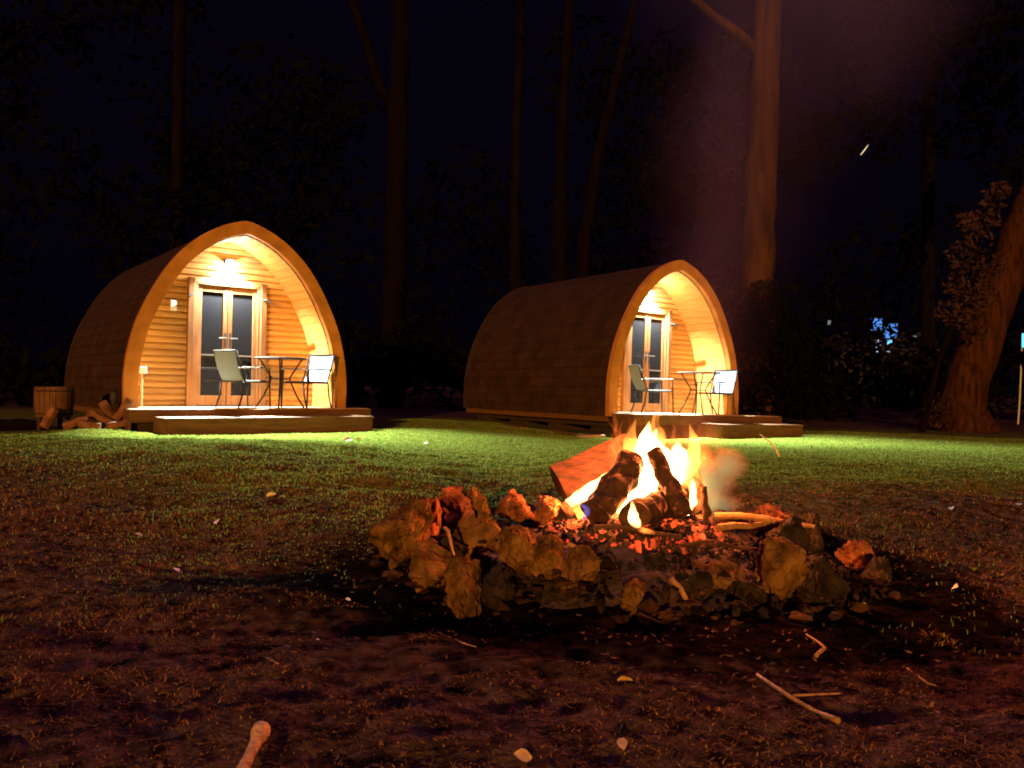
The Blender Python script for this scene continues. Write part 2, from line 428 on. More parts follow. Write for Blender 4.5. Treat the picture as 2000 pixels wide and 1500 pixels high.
def np_mesh(name, verts, faces, m, n=3):
    me = bpy.data.meshes.new(name)
    nv, nf = len(verts), len(faces)
    me.vertices.add(nv); me.vertices.foreach_set('co', verts.astype(np.float32).ravel())
    me.loops.add(nf * n); me.loops.foreach_set('vertex_index', faces.astype(np.int32).ravel())
    me.polygons.add(nf); me.polygons.foreach_set('loop_start', np.arange(0, nf * n, n, dtype=np.int32))
    me.update(calc_edges=True); me.validate()
    me.materials.append(m)
    o = bpy.data.objects.new(name, me); COL.objects.link(o)
    return o


# ------------------------------------------------------------------ ground
def make_ground():
    rr = np.concatenate([np.linspace(0.5, 1.1, 6), np.linspace(1.15, 5.0, 210), np.geomspace(5.05, 20, 150), np.geomspace(20.5, 900, 40)])
    fine = np.linspace(R(-46), R(46), 430); rest = np.linspace(R(46), R(314), 60)[1:-1]
    th = np.concatenate([fine, rest])
    A, B = np.meshgrid(th, rr)
    x = B * np.sin(A); y = B * np.cos(A)
    z = gz(x, y)
    z = np.where(B > 60, 0.6 * (z * 0 + 1) * sstep(24, 60, y), z)
    nr, nt_ = A.shape
    v = np.stack([x, y, z], -1).reshape(-1, 3)
    v = np.vstack([v, [[0, 0, 0]]])
    i = np.arange(nr - 1)[:, None] * nt_; k = np.arange(nt_)[None, :]; k2 = (k + 1) % nt_
    q = np.stack([i + k, i + k2, i + nt_ + k2, i + nt_ + k], -1).reshape(-1, 4)
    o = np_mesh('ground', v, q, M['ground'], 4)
    # hub under the viewer
    me = o.data
    bm = bmesh.new(); bm.from_mesh(me); bm.verts.ensure_lookup_table()
    c = bm.verts[len(bm.verts) - 1]
    for kk in range(nt_):
        bm.faces.new((c, bm.verts[(kk + 1) % nt_], bm.verts[kk]))
    bmesh.ops.recalc_face_normals(bm, faces=bm.faces)
    bm.to_mesh(me); bm.free()
    me.polygons.foreach_set('use_smooth', [True] * len(me.polygons))
    if me.polygons[0].normal.z < 0: me.flip_normals()
    tag(o, kind='structure')


make_ground()

POD1 = dict(c=(-3.83, 11.05), phi=R(38.5), z=0.30)
POD2 = dict(c=(2.84, 13.38), phi=R(34.5), z=0.255)


def in_pod(x, y, P, u0, u1, v0, v1):
    c, s = math.cos(P['phi']), math.sin(P['phi'])
    dx, dy = x - P['c'][0], y - P['c'][1]
    u = dx * c + dy * s; v = -dx * s + dy * c
    return (u > u0) & (u < u1) & (v > v0) & (v < v1)


def blades(name, n, r0, r1, a, hmin, hmax, wmin, wmax, m, keep, lean=0.6):
    r = rng.uniform(r0, r1, n); t = rng.uniform(-a, a, n)
    x = r * np.sin(t); y = r * np.cos(t)
    k = keep(x, y); x, y = x[k], y[k]; n = len(x)
    z = gz(x, y) - 0.004
    sc = np.clip(np.hypot(x, y) / 5.0, 0.55, 1.6)
    h = rng.uniform(hmin, hmax, n) * np.clip(np.hypot(x, y) / 2.6, .72, 1) * (0.6 + 0.8 * (vnoise(x * 3, y * 3, 21) + .5)); w = rng.uniform(wmin, wmax, n) * sc
    an = rng.uniform(0, 2 * np.pi, n); la = rng.uniform(0, 2 * np.pi, n); ll = rng.uniform(0, lean, n) * h * 1.6
    bx, by = np.cos(an) * w, np.sin(an) * w
    b0 = np.stack([x - bx, y - by, z], -1); b1 = np.stack([x + bx, y + by, z], -1)
    mx = x + np.cos(la) * ll * .35; my = y + np.sin(la) * ll * .35
    m0 = np.stack([mx - bx * .7, my - by * .7, z + h * .6], -1); m1 = np.stack([mx + bx * .7, my + by * .7, z + h * .6], -1)
    tp = np.stack([x + np.cos(la) * ll, y + np.sin(la) * ll, z + h * (1 - .35 * ll / (h * 1.6 * max(lean, .01)))], -1)
    v = np.stack([b0, b1, m1, m0, tp], 1).reshape(-1, 3)
    i = np.arange(n)[:, None] * 5
    f = np.concatenate([i + np.array([[0, 1, 2]]), i + np.array([[0, 2, 3]]), i + np.array([[3, 2, 4]])], 1).reshape(-1, 3)
    return np_mesh(name, v, f, m, 3)


def lawn_keep(x, y):
    ok = ~in_pod(x, y, POD1, -1.6, 1.9, -1.05, 5) & ~in_pod(x, y, POD2, -1.6, 2.3, -1.2, 5)
    edge = y + 2.6 * vnoise(x * .8, y * .8, 31) - .35 * np.clip(x, -1, 3)
    far = 9.3 + 6.0 * sstep(-5.4, -3, x) + 0.6 * vnoise(x * 1.5, y * 0, 33)
    pr = rng.uniform(0, 1, len(x)) < sstep(3.6, 6.6, edge) * .97 + .03
    out = np.hypot((x - PIT[0]) / 1.0, (y - PIT[1]) / 0.9) > 1.05
    return ok & (y < far) & pr & out


tag(blades('grass', 430000, 2.4, 16.5, R(40), .009, .021, .0028, .005, M['grass'], lawn_keep), 'short mown green lawn between the fire and the two pods', 'grass', kind='stuff')
tag(blades('dry_grass', 340000, 1.15, 9.0, R(40), .004, .017, .0014, .0034, M['dry'],
           lambda x, y: (np.hypot((x - PIT[0]) / 1.45, (y - PIT[1] + .15) / 1.15) + .5 * vnoise(x * 5, y * 5, 77) > .95) & (rng.uniform(0, 1, len(x)) < 1 - .93 * sstep(4.4, 6.8, y)) & (vnoise(x * 2.2, y * 2.2, 41) > -.40), lean=2.4),
    'dead brown grass and leaf litter on the bare earth', 'dry grass', kind='stuff')  # dead grass near the fire; farther out its brown imitates warm light on lawn

def scraps(name, n, r0, r1, a, s0, s1, m, keep):
    r = rng.uniform(r0, r1, n); t = rng.uniform(-a, a, n)
    x = r * np.sin(t); y = r * np.cos(t); k = keep(x, y); x, y = x[k], y[k]; n = len(x)
    s_ = rng.uniform(s0, s1, n)[:, None]
    u = rng.normal(0, 1, (n, 3)); u[:, 2] *= .35; u /= np.linalg.norm(u, axis=1)[:, None]
    w = np.cross(u, np.array([0, 0, 1.0]) + rng.normal(0, .35, (n, 3))); w /= np.linalg.norm(w, axis=1)[:, None]
    c = np.stack([x, y, gz(x, y) + .006], -1); nrm = np.cross(u, w)
    v = np.stack([c - u * s_, c + w * s_ * .36 + nrm * s_ * .15, c + u * s_, c - w * s_ * .36 + nrm * s_ * .15], 1).reshape(-1, 3)
    i = np.arange(n)[:, None] * 4
    f = np.concatenate([i + np.array([[0, 1, 2]]), i + np.array([[0, 2, 3]])], 1).reshape(-1, 3)
    return np_mesh(name, v, f, m, 3)


tag(scraps('leaf_litter', 6500, 1.15, 6.0, R(40), .004, .013, M['scrap'], lambda x, y: (vnoise(x * 1.7, y * 1.7, 55) + rng.uniform(-.4, .4, len(x)) > -.1) & (np.hypot((x - PIT[0]) / 1.0, (y - PIT[1]) / .85) > .95)),
    'scraps of dead leaf strewn over the bare earth', 'leaf litter', kind='stuff')

# ------------------------------------------------------------------ pods
SW, SH, SL, PORCH = 1.55, 2.64, 4.5, 0.80
PROF = [(1.0, 0.0), (1.004, .14), (.978, .28), (.905, .45), (.76, .635), (.60, .78), (.42, .885), (.25, .95), (.11, .985), (0.0, 1.0)]


def catmull(P, n=6):
    out = []
    for i in range(len(P) - 1):
        p0 = P[max(i - 1, 0)]; p1 = P[i]; p2 = P[i + 1]
        p3 = P[i + 2] if i + 2 < len(P) else (-P[i][0], P[i][1])
        for k in range(n):
            t = k / n
            out.append(tuple(0.5 * ((2 * p1[j]) + (-p0[j] + p2[j]) * t + (2 * p0[j] - 5 * p1[j] + 4 * p2[j] - p3[j]) * t * t + (-p0[j] + 3 * p1[j] - 3 * p2[j] + p3[j]) * t ** 3) for j in (0, 1)))
    out.append(P[-1])
    return out


def full_profile(off):
    """Arch outline from one base to the other, moved inward by off."""
    h = [(x * SW, z * SH) for x, z in catmull(PROF)]
    pts = [(x, z) for x, z in h] + [(-x, z) for x, z in reversed(h[:-1])]
    if off == 0: return pts
    res = []
    for i, (x, z) in enumerate(pts):
        a = pts[max(i - 1, 0)]; b = pts[min(i + 1, len(pts) - 1)]
        tx, tz = b[0] - a[0], b[1] - a[1]; l = math.hypot(tx, tz)
        nx, nz = -tz / l, tx / l
        if i in (0, len(pts) - 1): nz = 0; nx = -math.copysign(1, x)
        res.append((x + nx * off, z + nz * off))
    return res


def resample(pts, n):
    d = [0]
    for a, b in zip(pts, pts[1:]): d.append(d[-1] + math.hypot(b[0] - a[0], b[1] - a[1]))
    xs = np.interp(np.linspace(0, d[-1], n + 1), d, [p[0] for p in pts]); zs = np.interp(np.linspace(0, d[-1], n + 1), d, [p[1] for p in pts])
    return list(zip(xs, zs)), d[-1]


def half_width(z, off):
    h = [p for p in full_profile(off) if p[0] >= -1e-6]
    zs = [p[1] for p in h]; xs = [p[0] for p in h]
    return float(np.interp(z, zs, xs, right=0.0)) if z < max(zs) else 0.0


def ring(y0, y1, off0, off1, zlow):
    a, b = full_profile(off0), full_profile(off1)
    a = [(a[0][0], zlow)] + a + [(a[-1][0], zlow)]; b = [(b[0][0], zlow)] + b + [(b[-1][0], zlow)]
    mb = MB(); n = len(a); vs = []
    for p in (a, b):
        for y in (y0, y1): vs += [(x, y, z) for x, z in p]
    o = lambda r, y, i: (r * 2 + y) * n + i
    fs = []
    for i in range(n - 1):
        fs += [(o(0, 0, i), o(0, 0, i + 1), o(1, 0, i + 1), o(1, 0, i)), (o(0, 1, i), o(1, 1, i), o(1, 1, i + 1), o(0, 1, i + 1)),
               (o(0, 0, i), o(0, 1, i), o(0, 1, i + 1), o(0, 0, i + 1)), (o(1, 0, i), o(1, 0, i + 1), o(1, 1, i + 1), o(1, 1, i))]
    fs += [(o(0, 0, 0), o(1, 0, 0), o(1, 1, 0), o(0, 1, 0)), (o(0, 0, n - 1), o(0, 1, n - 1), o(1, 1, n - 1), o(1, 0, n - 1))]
    mb.add(vs, fs)
    return mb


INO = 0.17
DW, DH = 0.455, 1.80


def make_pod(P, label, extras):
    root = empty('camping_pod', (*P['c'], P['z']), (0, P.get('roll', 0), P['phi']))
    tag(root, label, 'cabin', 'arched timber camping pods')
    # shell: overlapping shingle courses
    pts, Ltot = resample([(full_profile(0)[0][0], -.06)] + full_profile(0) + [(full_profile(0)[-1][0], -.06)], 42)
    mb = MB(); cum = 0
    for i in range(42):
        (x0, z0), (x1, z1) = pts[i], pts[i + 1]
        tx, tz = x1 - x0, z1 - z0; l = math.hypot(tx, tz); nx, nz = tz / l, -tx / l
        lo, hi = (0.006, 0.0) if i < 21 else (0.0, 0.006)
        a = (x0 + nx * lo, z0 + nz * lo); b = (x1 + nx * hi, z1 + nz * hi)
        vs, fs, us = [], [], []
        NY = 6
        for k in range(NY + 1):
            y = 0.03 + (SL - 0.03) * k / NY
            vs += [(a[0], y, a[1]), (b[0], y, b[1])]
        for k in range(NY):
            fs.append((2 * k, 2 * k + 1, 2 * k + 3, 2 * k + 2))
            y0 = SL * k / NY; y1 = SL * (k + 1) / NY
            us.append(((y0, cum), (y0, cum + l), (y1, cum + l), (y1, cum)))
        # butt edge of the course
        q = len(vs)
        e = (x0, z0) if i < 21 else (x1, z1); t = a if i < 21 else b
        e = (e[0] - nx * .002, e[1] - nz * .002)
        vs += [(e[0], .03, e[1]), (t[0], .03, t[1]), (t[0], SL, t[1]), (e[0], SL, e[1])]
        fs.append((q, q + 1, q + 2, q + 3)); us.append(((0, cum),) * 4)
        mb.add(vs, fs, us); cum += l
    mb.build('shell', M['shingle'], root)
    ring(-.05, .05, -.022, INO - .012, -.06).build('front_arch', M['pine_arch'], root, bevel=.006)
    ring(SL - .02, SL + .03, -.012, .12, -.06).build('rear_arch', M['bearer'], root)
    # back wall
    bw = MB(); pr = full_profile(.10); bw.add([(x, SL - .06, z) for x, z in pr] + [(pr[-1][0], SL - .06, -.05), (pr[0][0], SL - .06, -.05)], [list(range(len(pr) + 2))])
    bw.build('rear_wall', M['bearer'], root)
    # lined vault of the porch
    ip, _ = resample([(full_profile(INO)[0][0], 0.0)] + full_profile(INO)[1:-1] + [(full_profile(INO)[-1][0], 0.0)], 46)
    mb = MB()
    for (x0, z0), (x1, z1) in zip(ip, ip[1:]):
        tx, tz = x1 - x0, z1 - z0; l = math.hypot(tx, tz); tx /= l; tz /= l; nx, nz = tz, -tx
        gq = .005
        c = [(x0 + nx * .012, z0 + nz * .012), (x0 + tx * gq, z0 + tz * gq), (x1 - tx * gq, z1 - tz * gq), (x1 + nx * .012, z1 + nz * .012)]
        vs = [(x, y, z) for y in (.05, PORCH + .02) for x, z in c]
        mb.add(vs, [(0, 1, 5, 4), (1, 2, 6, 5), (2, 3, 7, 6)])
    mb.build('porch_vault', M['pine_vault'], root)
    # front wall of lapped boards
    mb = MB(); bh = 0.092; z = 0.0
    zmax = max(p[1] for p in full_profile(INO)) + .01
    while z < zmax - .01:
        z1 = min(z + bh, zmax)
        segs = []
        w0, w1 = half_width(z, INO - .012), half_width(z1, INO - .012)
        if z < DH + .04: segs = [(-1, -DW - .02), (DW + .02, 1)]
        else: segs = [(-1, 1)]
        for s0, s1 in segs:
            xl0, xl1 = (-w0, -w1) if s0 == -1 else (s0, s0); xr0, xr1 = (w0, w1) if s1 == 1 else (s1, s1)
            if xr0 - xl0 < .02: continue
            yy = [PORCH - .004, PORCH - .026, PORCH - .022, PORCH + .004]
            zz = [z + .001, z + .012, z + bh * .6, z1]
            zz = [min(q, z1) for q in zz]
            vs = []
            for q, y in zip(zz, yy):
                t = (q - z) / max(z1 - z, 1e-4)
                vs += [(xl0 + (xl1 - xl0) * t, y, q), (xr0 + (xr1 - xr0) * t, y, q)]
            mb.add(vs, [(0, 1, 3, 2), (2, 3, 5, 4), (4, 5, 7, 6)])
        z = z1
    mb.build('front_wall', M['pine_wall'], root)
    # solid backing behind the boards, leaving the doorway open
    mb = MB()
    for s in (-1, 1):
        zs = np.linspace(0, DH + .05, 14)
        vs = [(s * (DW + .02), PORCH + .03, q) for q in zs] + [(s * half_width(q, .05), PORCH + .03, q) for q in zs]
        mb.add(vs, [(i, i + 1, 15 + i, 14 + i) for i in range(13)])
    top = [p for p in full_profile(.05) if p[1] > DH + .05]
    mb.add([(x, PORCH + .03, z) for x, z in top], [list(range(len(top)))])
    mb.build('inner_wall', M['bearer'], root)
    fl = MB(); fl.box(-1.36, 1.36, PORCH + .05, SL - .08, -.04, .01); fl.build('floor', M['bearer'], root)
    # joinery
    fr = MB()
    for s in (-1, 1):
        fr.box(s * (DW + .012) - .022, s * (DW + .012) + .022, PORCH - .075, PORCH + .03, 0.0, DH - .002)
    fr.box(-DW - .034, DW + .034, PORCH - .075, PORCH + .03, DH, DH + .045)
    fr.build('door_frame', M['pine_frame'], root, bevel=.005)
    for s in (-1, 1):
        jb = MB(); jb.box(s * (DW + .082) - .044, s * (DW + .082) + .044, PORCH - .10, PORCH - .015, 0.0, DH + .09)
        jb.build('jamb_post', M['pine_frame'], root, bevel=.005)
        st = MB(); x = s * (DW + .08)
        st.tube([(x, PORCH - .10, DH - .16), (x + s * .02, PORCH - .19, DH - .17), (x + s * .07, PORCH - .21, DH - .21)], .017, 8)
        st.build('door_stay', M['black'], root)
    for s in (-1, 1):
        x0, x1 = (-DW + .013, -.006) if s < 0 else (.006, DW - .013)
        d = MB(); sw = .062
        yb, yf = PORCH - .015, PORCH - .058
        d.box(x0, x0 + sw, yf, yb, .02, DH - .01); d.box(x1 - sw, x1, yf, yb, .02, DH - .01)
        d.box(x0 + sw, x1 - sw, yf + .003, yb, .02, .16); d.box(x0 + sw, x1 - sw, yf + .003, yb, DH - .10, DH - .01)
        leaf = d.build('door', M['pine_frame'], root, bevel=.004)
        gl = MB(); gl.box(x0 + sw, x1 - sw, PORCH - .040, PORCH - .032, .16, DH - .10); gl.build('glass', M['glass'], leaf)
        gb = MB(); gb.box(x0 + sw, x1 - sw, PORCH - .052, PORCH - .042, .755, .775); gb.build('glazing_bar', M['armgrey'], leaf)  # thin pale strip across the glass
        h = MB(); hx = (x1 - sw / 2) if s < 0 else (x0 + sw / 2)
        h.box(hx - .018, hx + .018, PORCH - .068, PORCH - .058, .88, 1.10)
        h.tube([(hx, PORCH - .068, 1.02), (hx, PORCH - .11, 1.02), (hx + s * .10, PORCH - .112, 1.02)], .010, 8)
        h.build('handle', M['steel'], leaf)
        cu = MB(); n = 26
        vs = []
        for i in range(n + 1):
            x = x0 + (x1 - x0) * i / n; y = PORCH + .12 + .02 * math.sin(i * 1.7)
            vs += [(x, y, .05), (x, y, DH - .02)]
        cu.add(vs, [(2 * i, 2 * i + 1, 2 * i + 3, 2 * i + 2) for i in range(n)])
        cu.build('curtain', M['curtain'], root, smooth=True)
    # porch lamp: hooded bulkhead above the doors
    lz = 2.17
    lm = MB(); lm.box(-.075, .075, PORCH - .145, PORCH - .024, lz + .012, lz + .035); lm.box(-.06, .06, PORCH - .05, PORCH - .024, lz - .03, lz + .012)
    lo = lm.build('porch_light', M['black'], root, bevel=.004)
    lb = MB(); lb.tube([(-.045, PORCH - .088, lz - .004), (.045, PORCH - .088, lz - .004)], .014, 10); lb.build('lamp_lens', M['lampglow'], lo)
    Ld = bpy.data.lights.new('porch_downlight', 'SPOT'); Ld.energy = P.get('spot', 1750); Ld.color = (1, .97, .91); Ld.spot_size = R(124); Ld.spot_blend = .55; Ld.shadow_soft_size = .02
    so = bpy.data.objects.new('porch_downlight', Ld); COL.objects.link(so); so.parent = root; so.location = (0, PORCH - .15, lz - .03); so.rotation_euler = (R(-4), 0, 0)
    Lp = bpy.data.lights.new('porch_bulb', 'POINT'); Lp.energy = P.get('point', 42); Lp.color = (1, .94, .84); Lp.shadow_soft_size = .03
    po = bpy.data.objects.new('porch_bulb', Lp); COL.objects.link(po); po.parent = root; po.location = (0, PORCH - .175, lz - .012)
    Lf = bpy.data.lights.new('lawn_fill_light', 'SPOT'); Lf.energy = 10500; Lf.color = (.90, 1, .90); Lf.spot_size = R(90); Lf.spot_blend = 1.0; Lf.shadow_soft_size = .03  # extra spot added at the lamp to brighten the lawn
    fo = bpy.data.objects.new('lawn_fill_light', Lf); COL.objects.link(fo); fo.parent = root; fo.location = (0, PORCH - .18, lz - .02)
    fo.rotation_euler = Vector((P.get('aim', 0), -1, -1.22)).to_track_quat('-Z', 'Y').to_euler()
    # bearers under the shell
    for x in (-1.25, 0, 1.25):
        b = MB(); b.box(x - .06, x + .06, .12, SL - .1, -.24, -.065); b.build('bearer', M['bearer'], root)
    for y in (.5, 1.7, 2.9, 4.1):
        b = MB(); b.box(-1.4, 1.4, y - .1, y + .1, -.46, -.245); b.build('sleeper', M['bearer'], root)
    sk = MB()
    for x in (-1.5, 1.5): sk.box(x - .012, x + .012, .06, SL - .02, -.15, -.062)
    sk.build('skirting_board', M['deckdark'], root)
    if extras:
        w = MB(); w.box(-.82, -.74, PORCH - .085, PORCH - .03, 1.38, 1.53); w.build('wall_sensor', M['white'], root, bevel=.008)
        w = MB(); w.box(-1.24, -1.12, PORCH - .10, PORCH - .03, .46, .56); bx = w.build('socket_box', M['white'], root, bevel=.008)
        w = MB(); w.tube([(-1.18, PORCH - .06, .455), (-1.18, PORCH - .06, .0)], .018, 8); w.build('conduit', M['copper'], bx)
    else:
        w = MB(); w.box(-1.16, -1.08, PORCH - .085, PORCH - .03, .70, .80); w.build('socket_box', M['white'], root, bevel=.008)
    return root


POD2['roll'] = R(1.0)
make_pod(POD1, 'arched timber pod seen nearly face on, with a tub and firewood beside it', True)
make_pod(POD2, 'arched timber pod showing its long dark shingled flank, behind the fire', False)


def make_deck(P, u0, u1, vf, step, label):
    root = empty('timber_deck', (*P['c'], P['z']), (0, P.get('roll', 0), P['phi']))
    tag(root, label, 'deck', 'timber decks in front of the pods')
    mb = MB(); y = vf
    while y < PORCH - .03:
        y1 = min(y + .118, PORCH - .028)
        a, b = (u0, u1) if y1 < -.06 else (-SW + INO + .02, SW - INO - .02)
        if y < -.06 < y1: a, b = u0, u1; y1 = -.058
        mb.box(a, b, y, y1 - .006, -.03, 0); y = y1
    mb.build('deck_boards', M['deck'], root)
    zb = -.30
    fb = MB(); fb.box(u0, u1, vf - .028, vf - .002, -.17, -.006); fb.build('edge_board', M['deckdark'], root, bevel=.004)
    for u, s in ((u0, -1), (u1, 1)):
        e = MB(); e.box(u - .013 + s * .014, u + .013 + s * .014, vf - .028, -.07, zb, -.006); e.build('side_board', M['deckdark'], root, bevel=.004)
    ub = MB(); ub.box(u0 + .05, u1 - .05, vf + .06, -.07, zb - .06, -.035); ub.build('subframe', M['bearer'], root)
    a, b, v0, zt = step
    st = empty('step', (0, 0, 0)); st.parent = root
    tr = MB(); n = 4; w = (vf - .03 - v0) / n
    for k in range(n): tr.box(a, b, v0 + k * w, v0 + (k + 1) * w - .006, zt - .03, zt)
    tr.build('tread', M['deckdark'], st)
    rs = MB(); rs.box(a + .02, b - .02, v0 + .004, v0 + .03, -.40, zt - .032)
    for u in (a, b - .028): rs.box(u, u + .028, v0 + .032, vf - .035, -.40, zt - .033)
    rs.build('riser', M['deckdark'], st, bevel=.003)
    return root


make_deck(POD1, -1.56, 1.78, -.40, (-1.30, 1.55, -1.0, -.095), 'low timber deck and step of the pod seen face on, green grass right before it')
make_deck(POD2, -1.50, 2.12, -.55, (-.10, 2.02, -1.12, -.13), 'low timber deck and step half hidden by the flames')


def wp(P, u, v, z=0.0):
    c, s = math.cos(P['phi']), math.sin(P['phi'])
    rl = P.get('roll', 0)
    return Vector((P['c'][0] + u * c - v * s, P['c'][1] + u * s + v * c, P['z'] + z - u * math.sin(rl)))


def copy_tree(o, parent=None):
    c = o.copy(); COL.objects.link(c)
    if parent: c.parent = parent
    for ch in [x for x in bpy.data.objects if x.parent == o]:
        copy_tree(ch, c)
    return c


# ------------------------------------------------------------------ furniture
def make_chair():
    root = empty('garden_chair')          # faces +y, seat 0.44 high
    hw = .255
    b = MB(); n = 10
    for k in range(2):
        o = len(b.v)
    vs = []
    for i in range(n + 1):
        t = i / n; y = -.22 - .17 * t - .03 * math.sin(t * math.pi); z = .43 + .46 * t
        for x in (-hw + .02, -.08, .08, hw - .02): vs.append((x, y - .012 * (1 - (x / hw) ** 2), z))
    q = len(vs); vs += [(x, y - .014, z) for x, y, z in vs]
    fs = []
    for i in range(n):
        for k in range(3):
            a = i * 4 + k; fs += [(a, a + 1, a + 5, a + 4), (q + a, q + a + 4, q + a + 5, q + a + 1)]
        a = i * 4; fs += [(a, a + 4, q + a + 4, q + a), (a + 3, q + a + 3, q + a + 7, a + 7)]
    fs += [(k, q + k, q + k + 1, k + 1) for k in range(3)] + [(n * 4 + k, n * 4 + k + 1, q + n * 4 + k + 1, q + n * 4 + k) for k in range(3)]
    b.add(vs, fs); b.build('backrest', M['sling'], root, smooth=False)
    s = MB(); s.box(-hw + .02, hw - .02, -.24, .25, .405, .445); s.build('seat', M['cushion'], root, bevel=.015)
    f = MB()
    for x in (-hw, hw):
        f.tube([(x, -.22, .43), (x, -.31, .66), (x, -.40, .90)], .013, 8)
        f.tube([(x, -.24, .42), (x, .27, .42)], .013, 8)
    f.tube([(-hw, -.40, .90), (hw, -.40, .90)], .013, 8); f.tube([(-hw, .27, .42), (hw, .27, .42)], .013, 8); f.tube([(-hw, -.24, .42), (hw, -.24, .42)], .013, 8)
    f.build('frame', M['black'], root, smooth=True)
    for x in (-hw, hw):
        l = MB(); l.tube([(x, .27, .63), (x, .28, .42), (x, .30, 0)], .014, 8); l.build('leg', M['black'], root, smooth=True)
        l = MB(); l.tube([(x, -.24, .42), (x, -.27, .2), (x, -.34, 0)], .014, 8); l.build('leg', M['black'], root, smooth=True)
        a = MB(); a.box(x - .026, x + .026, -.29, .30, .632, .655); a.build('armrest', M['armgrey'], root, bevel=.008)
    return root


def make_table():
    root = empty('bistro_table')
    t = MB(); r = .36
    for k in range(9):
        y0 = -r + 2 * r * k / 9 + .003; y1 = -r + 2 * r * (k + 1) / 9 - .003
        ym = [y0, (y0 + y1) / 2, y1]
        ws = [math.sqrt(max(r * r - y * y, .0004)) for y in ym]
        pol = [(-ws[0], y0), (ws[0], y0), (ws[1], ym[1]), (ws[2], y1), (-ws[2], y1), (-ws[1], ym[1])]
        vs = [(x, y, .715) for x, y in pol] + [(x, y, .737) for x, y in pol]
        t.add(vs, [[5, 4, 3, 2, 1, 0], [6, 7, 8, 9, 10, 11]] + [[i, (i + 1) % 6, 6 + (i + 1) % 6, 6 + i] for i in range(6)])
    top = t.build('tabletop', M['tabletop'], root)
    h = MB(); h.tube([(r * math.cos(a) * 1.01, r * math.sin(a) * 1.01, .722) for a in np.linspace(0, 2 * math.pi, 41)], .011, 6, cap=False); h.build('rim', M['black'], top, smooth=True)
    for k in range(4):
        a = math.pi / 4 + k * math.pi / 2
        l = MB(); pts = []
        for rr, z in ((.30, .71), (.24, .62), (.13, .44), (.15, .36), (.23, .18), (.34, 0)):
            pts.append((rr * math.cos(a), rr * math.sin(a), z))
        l.tube(pts, .012, 8); l.build('leg', M['black'], root, smooth=True)
    rg = MB(); rg.tube([(.135 * math.cos(a), .135 * math.sin(a), .42) for a in np.linspace(0, 2 * math.pi, 25)], .009, 6, cap=False); rg.build('brace_ring', M['black'], root, smooth=True)
    return root


chair = make_chair(); table = make_table()
CH_ = [(POD1, .03, .05, R(-68), 'pale backed chair turned to the table on the face on pod, beside its glass doors'),
       (POD1, .88, -.14, R(118), 'pale backed chair against the glowing vault of the face on pod'),
       (POD2, -.50, .05, R(-112), 'pale backed chair in front of the doors of the pod behind the fire'),
       (POD2, .95, -.05, R(100), 'pale backed chair against the glowing vault of the pod behind the fire')]
for i, (P, u, v, a, lab) in enumerate(CH_):
    o = chair if i == 0 else copy_tree(chair)
    o.location = wp(P, u, v, .002); o.rotation_euler = (0, 0, P['phi'] + a); o.scale = (.9, .9, .89)
    tag(o, lab, 'chair', 'garden chairs on the decks')
for i, (P, u, v, a, lab) in enumerate([(POD1, .52, -.05, R(20), 'round dark bistro table on the deck of the pod seen face on'),
                                       (POD2, .42, -.12, R(12), 'round dark bistro table on the deck behind the flames')]):
    o = table if i == 0 else copy_tree(table)
    o.location = wp(P, u, v, .002); o.rotation_euler = (0, 0, P['phi'] + a)
    tag(o, lab, 'table', 'bistro tables on the decks')

# ------------------------------------------------------------------ clutter beside the first pod
tb = at(105, 838, 9.9); tbz = g(tb.x, tb.y)
root = empty('wooden_tub', (tb.x, tb.y, tbz), (0, 0, R(10)))
tag(root, 'rust brown round tub on short legs beside the face on pod', 'planter')
t = MB(); ns = 22
for k in range(ns):
    a0, a1 = 2 * math.pi * k / ns + .012, 2 * math.pi * (k + 1) / ns - .012
    vs = []
    for z, r in ((.17, .205), (.30, .222), (.44, .226), (.55, .222)):
        for rr, aa in ((r, a0), (r, a1), (r - .02, a1), (r - .02, a0)): vs.append((rr * math.cos(aa), rr * math.sin(aa), z))
    fs = [(0, 3, 2, 1), (12, 13, 14, 15)]
    for q in range(3):
        for e_ in range(4): fs.append((q * 4 + e_, q * 4 + (e_ + 1) % 4, q * 4 + 4 + (e_ + 1) % 4, q * 4 + 4 + e_))
    t.add(vs, fs)
t.build('tub_wall', M['barrel'], root)
for z, r in ((.21, .213), (.50, .229)):
    h = MB(); h.tube([(r * math.cos(a), r * math.sin(a), z) for a in np.linspace(0, 2 * math.pi, 33)], .008, 6, cap=False); h.build('hoop', M['black'], root, smooth=True)
s = MB(); s.tube([(0, 0, .175), (0, 0, .49)], .196, 22); s.build('soil', M['ash'], root)
for sx in (-1, 1):
    for sy in (-1, 1):
        l = MB(); l.box(sx * .12 - .022, sx * .12 + .022, sy * .12 - .022, sy * .12 + .022, 0, .172); l.build('leg', M['bearer'], root)


def log_mb(p0, p1, r0, r1, seed=0, wob=.16, n=14, seg=9, bend=.0, sc=6):
    p0, p1 = Vector(p0), Vector(p1)
    mb = MB(); pts, rad = [], []
    ax = (p1 - p0); side = ax.cross(Vector((.3, .5, 1))).normalized()
    for i in range(seg + 1):
        t = i / seg
        pts.append(p0 + ax * t + side * bend * math.sin(t * math.pi) + side * .15 * r0 * mnoise.noise(Vector((t * 3, seed, 2.2))))
        rad.append(r0 + (r1 - r0) * t)
    mb.tube(pts, rad, n, wob=wob * 2.2, sc=sc, seed=seed)
    return mb


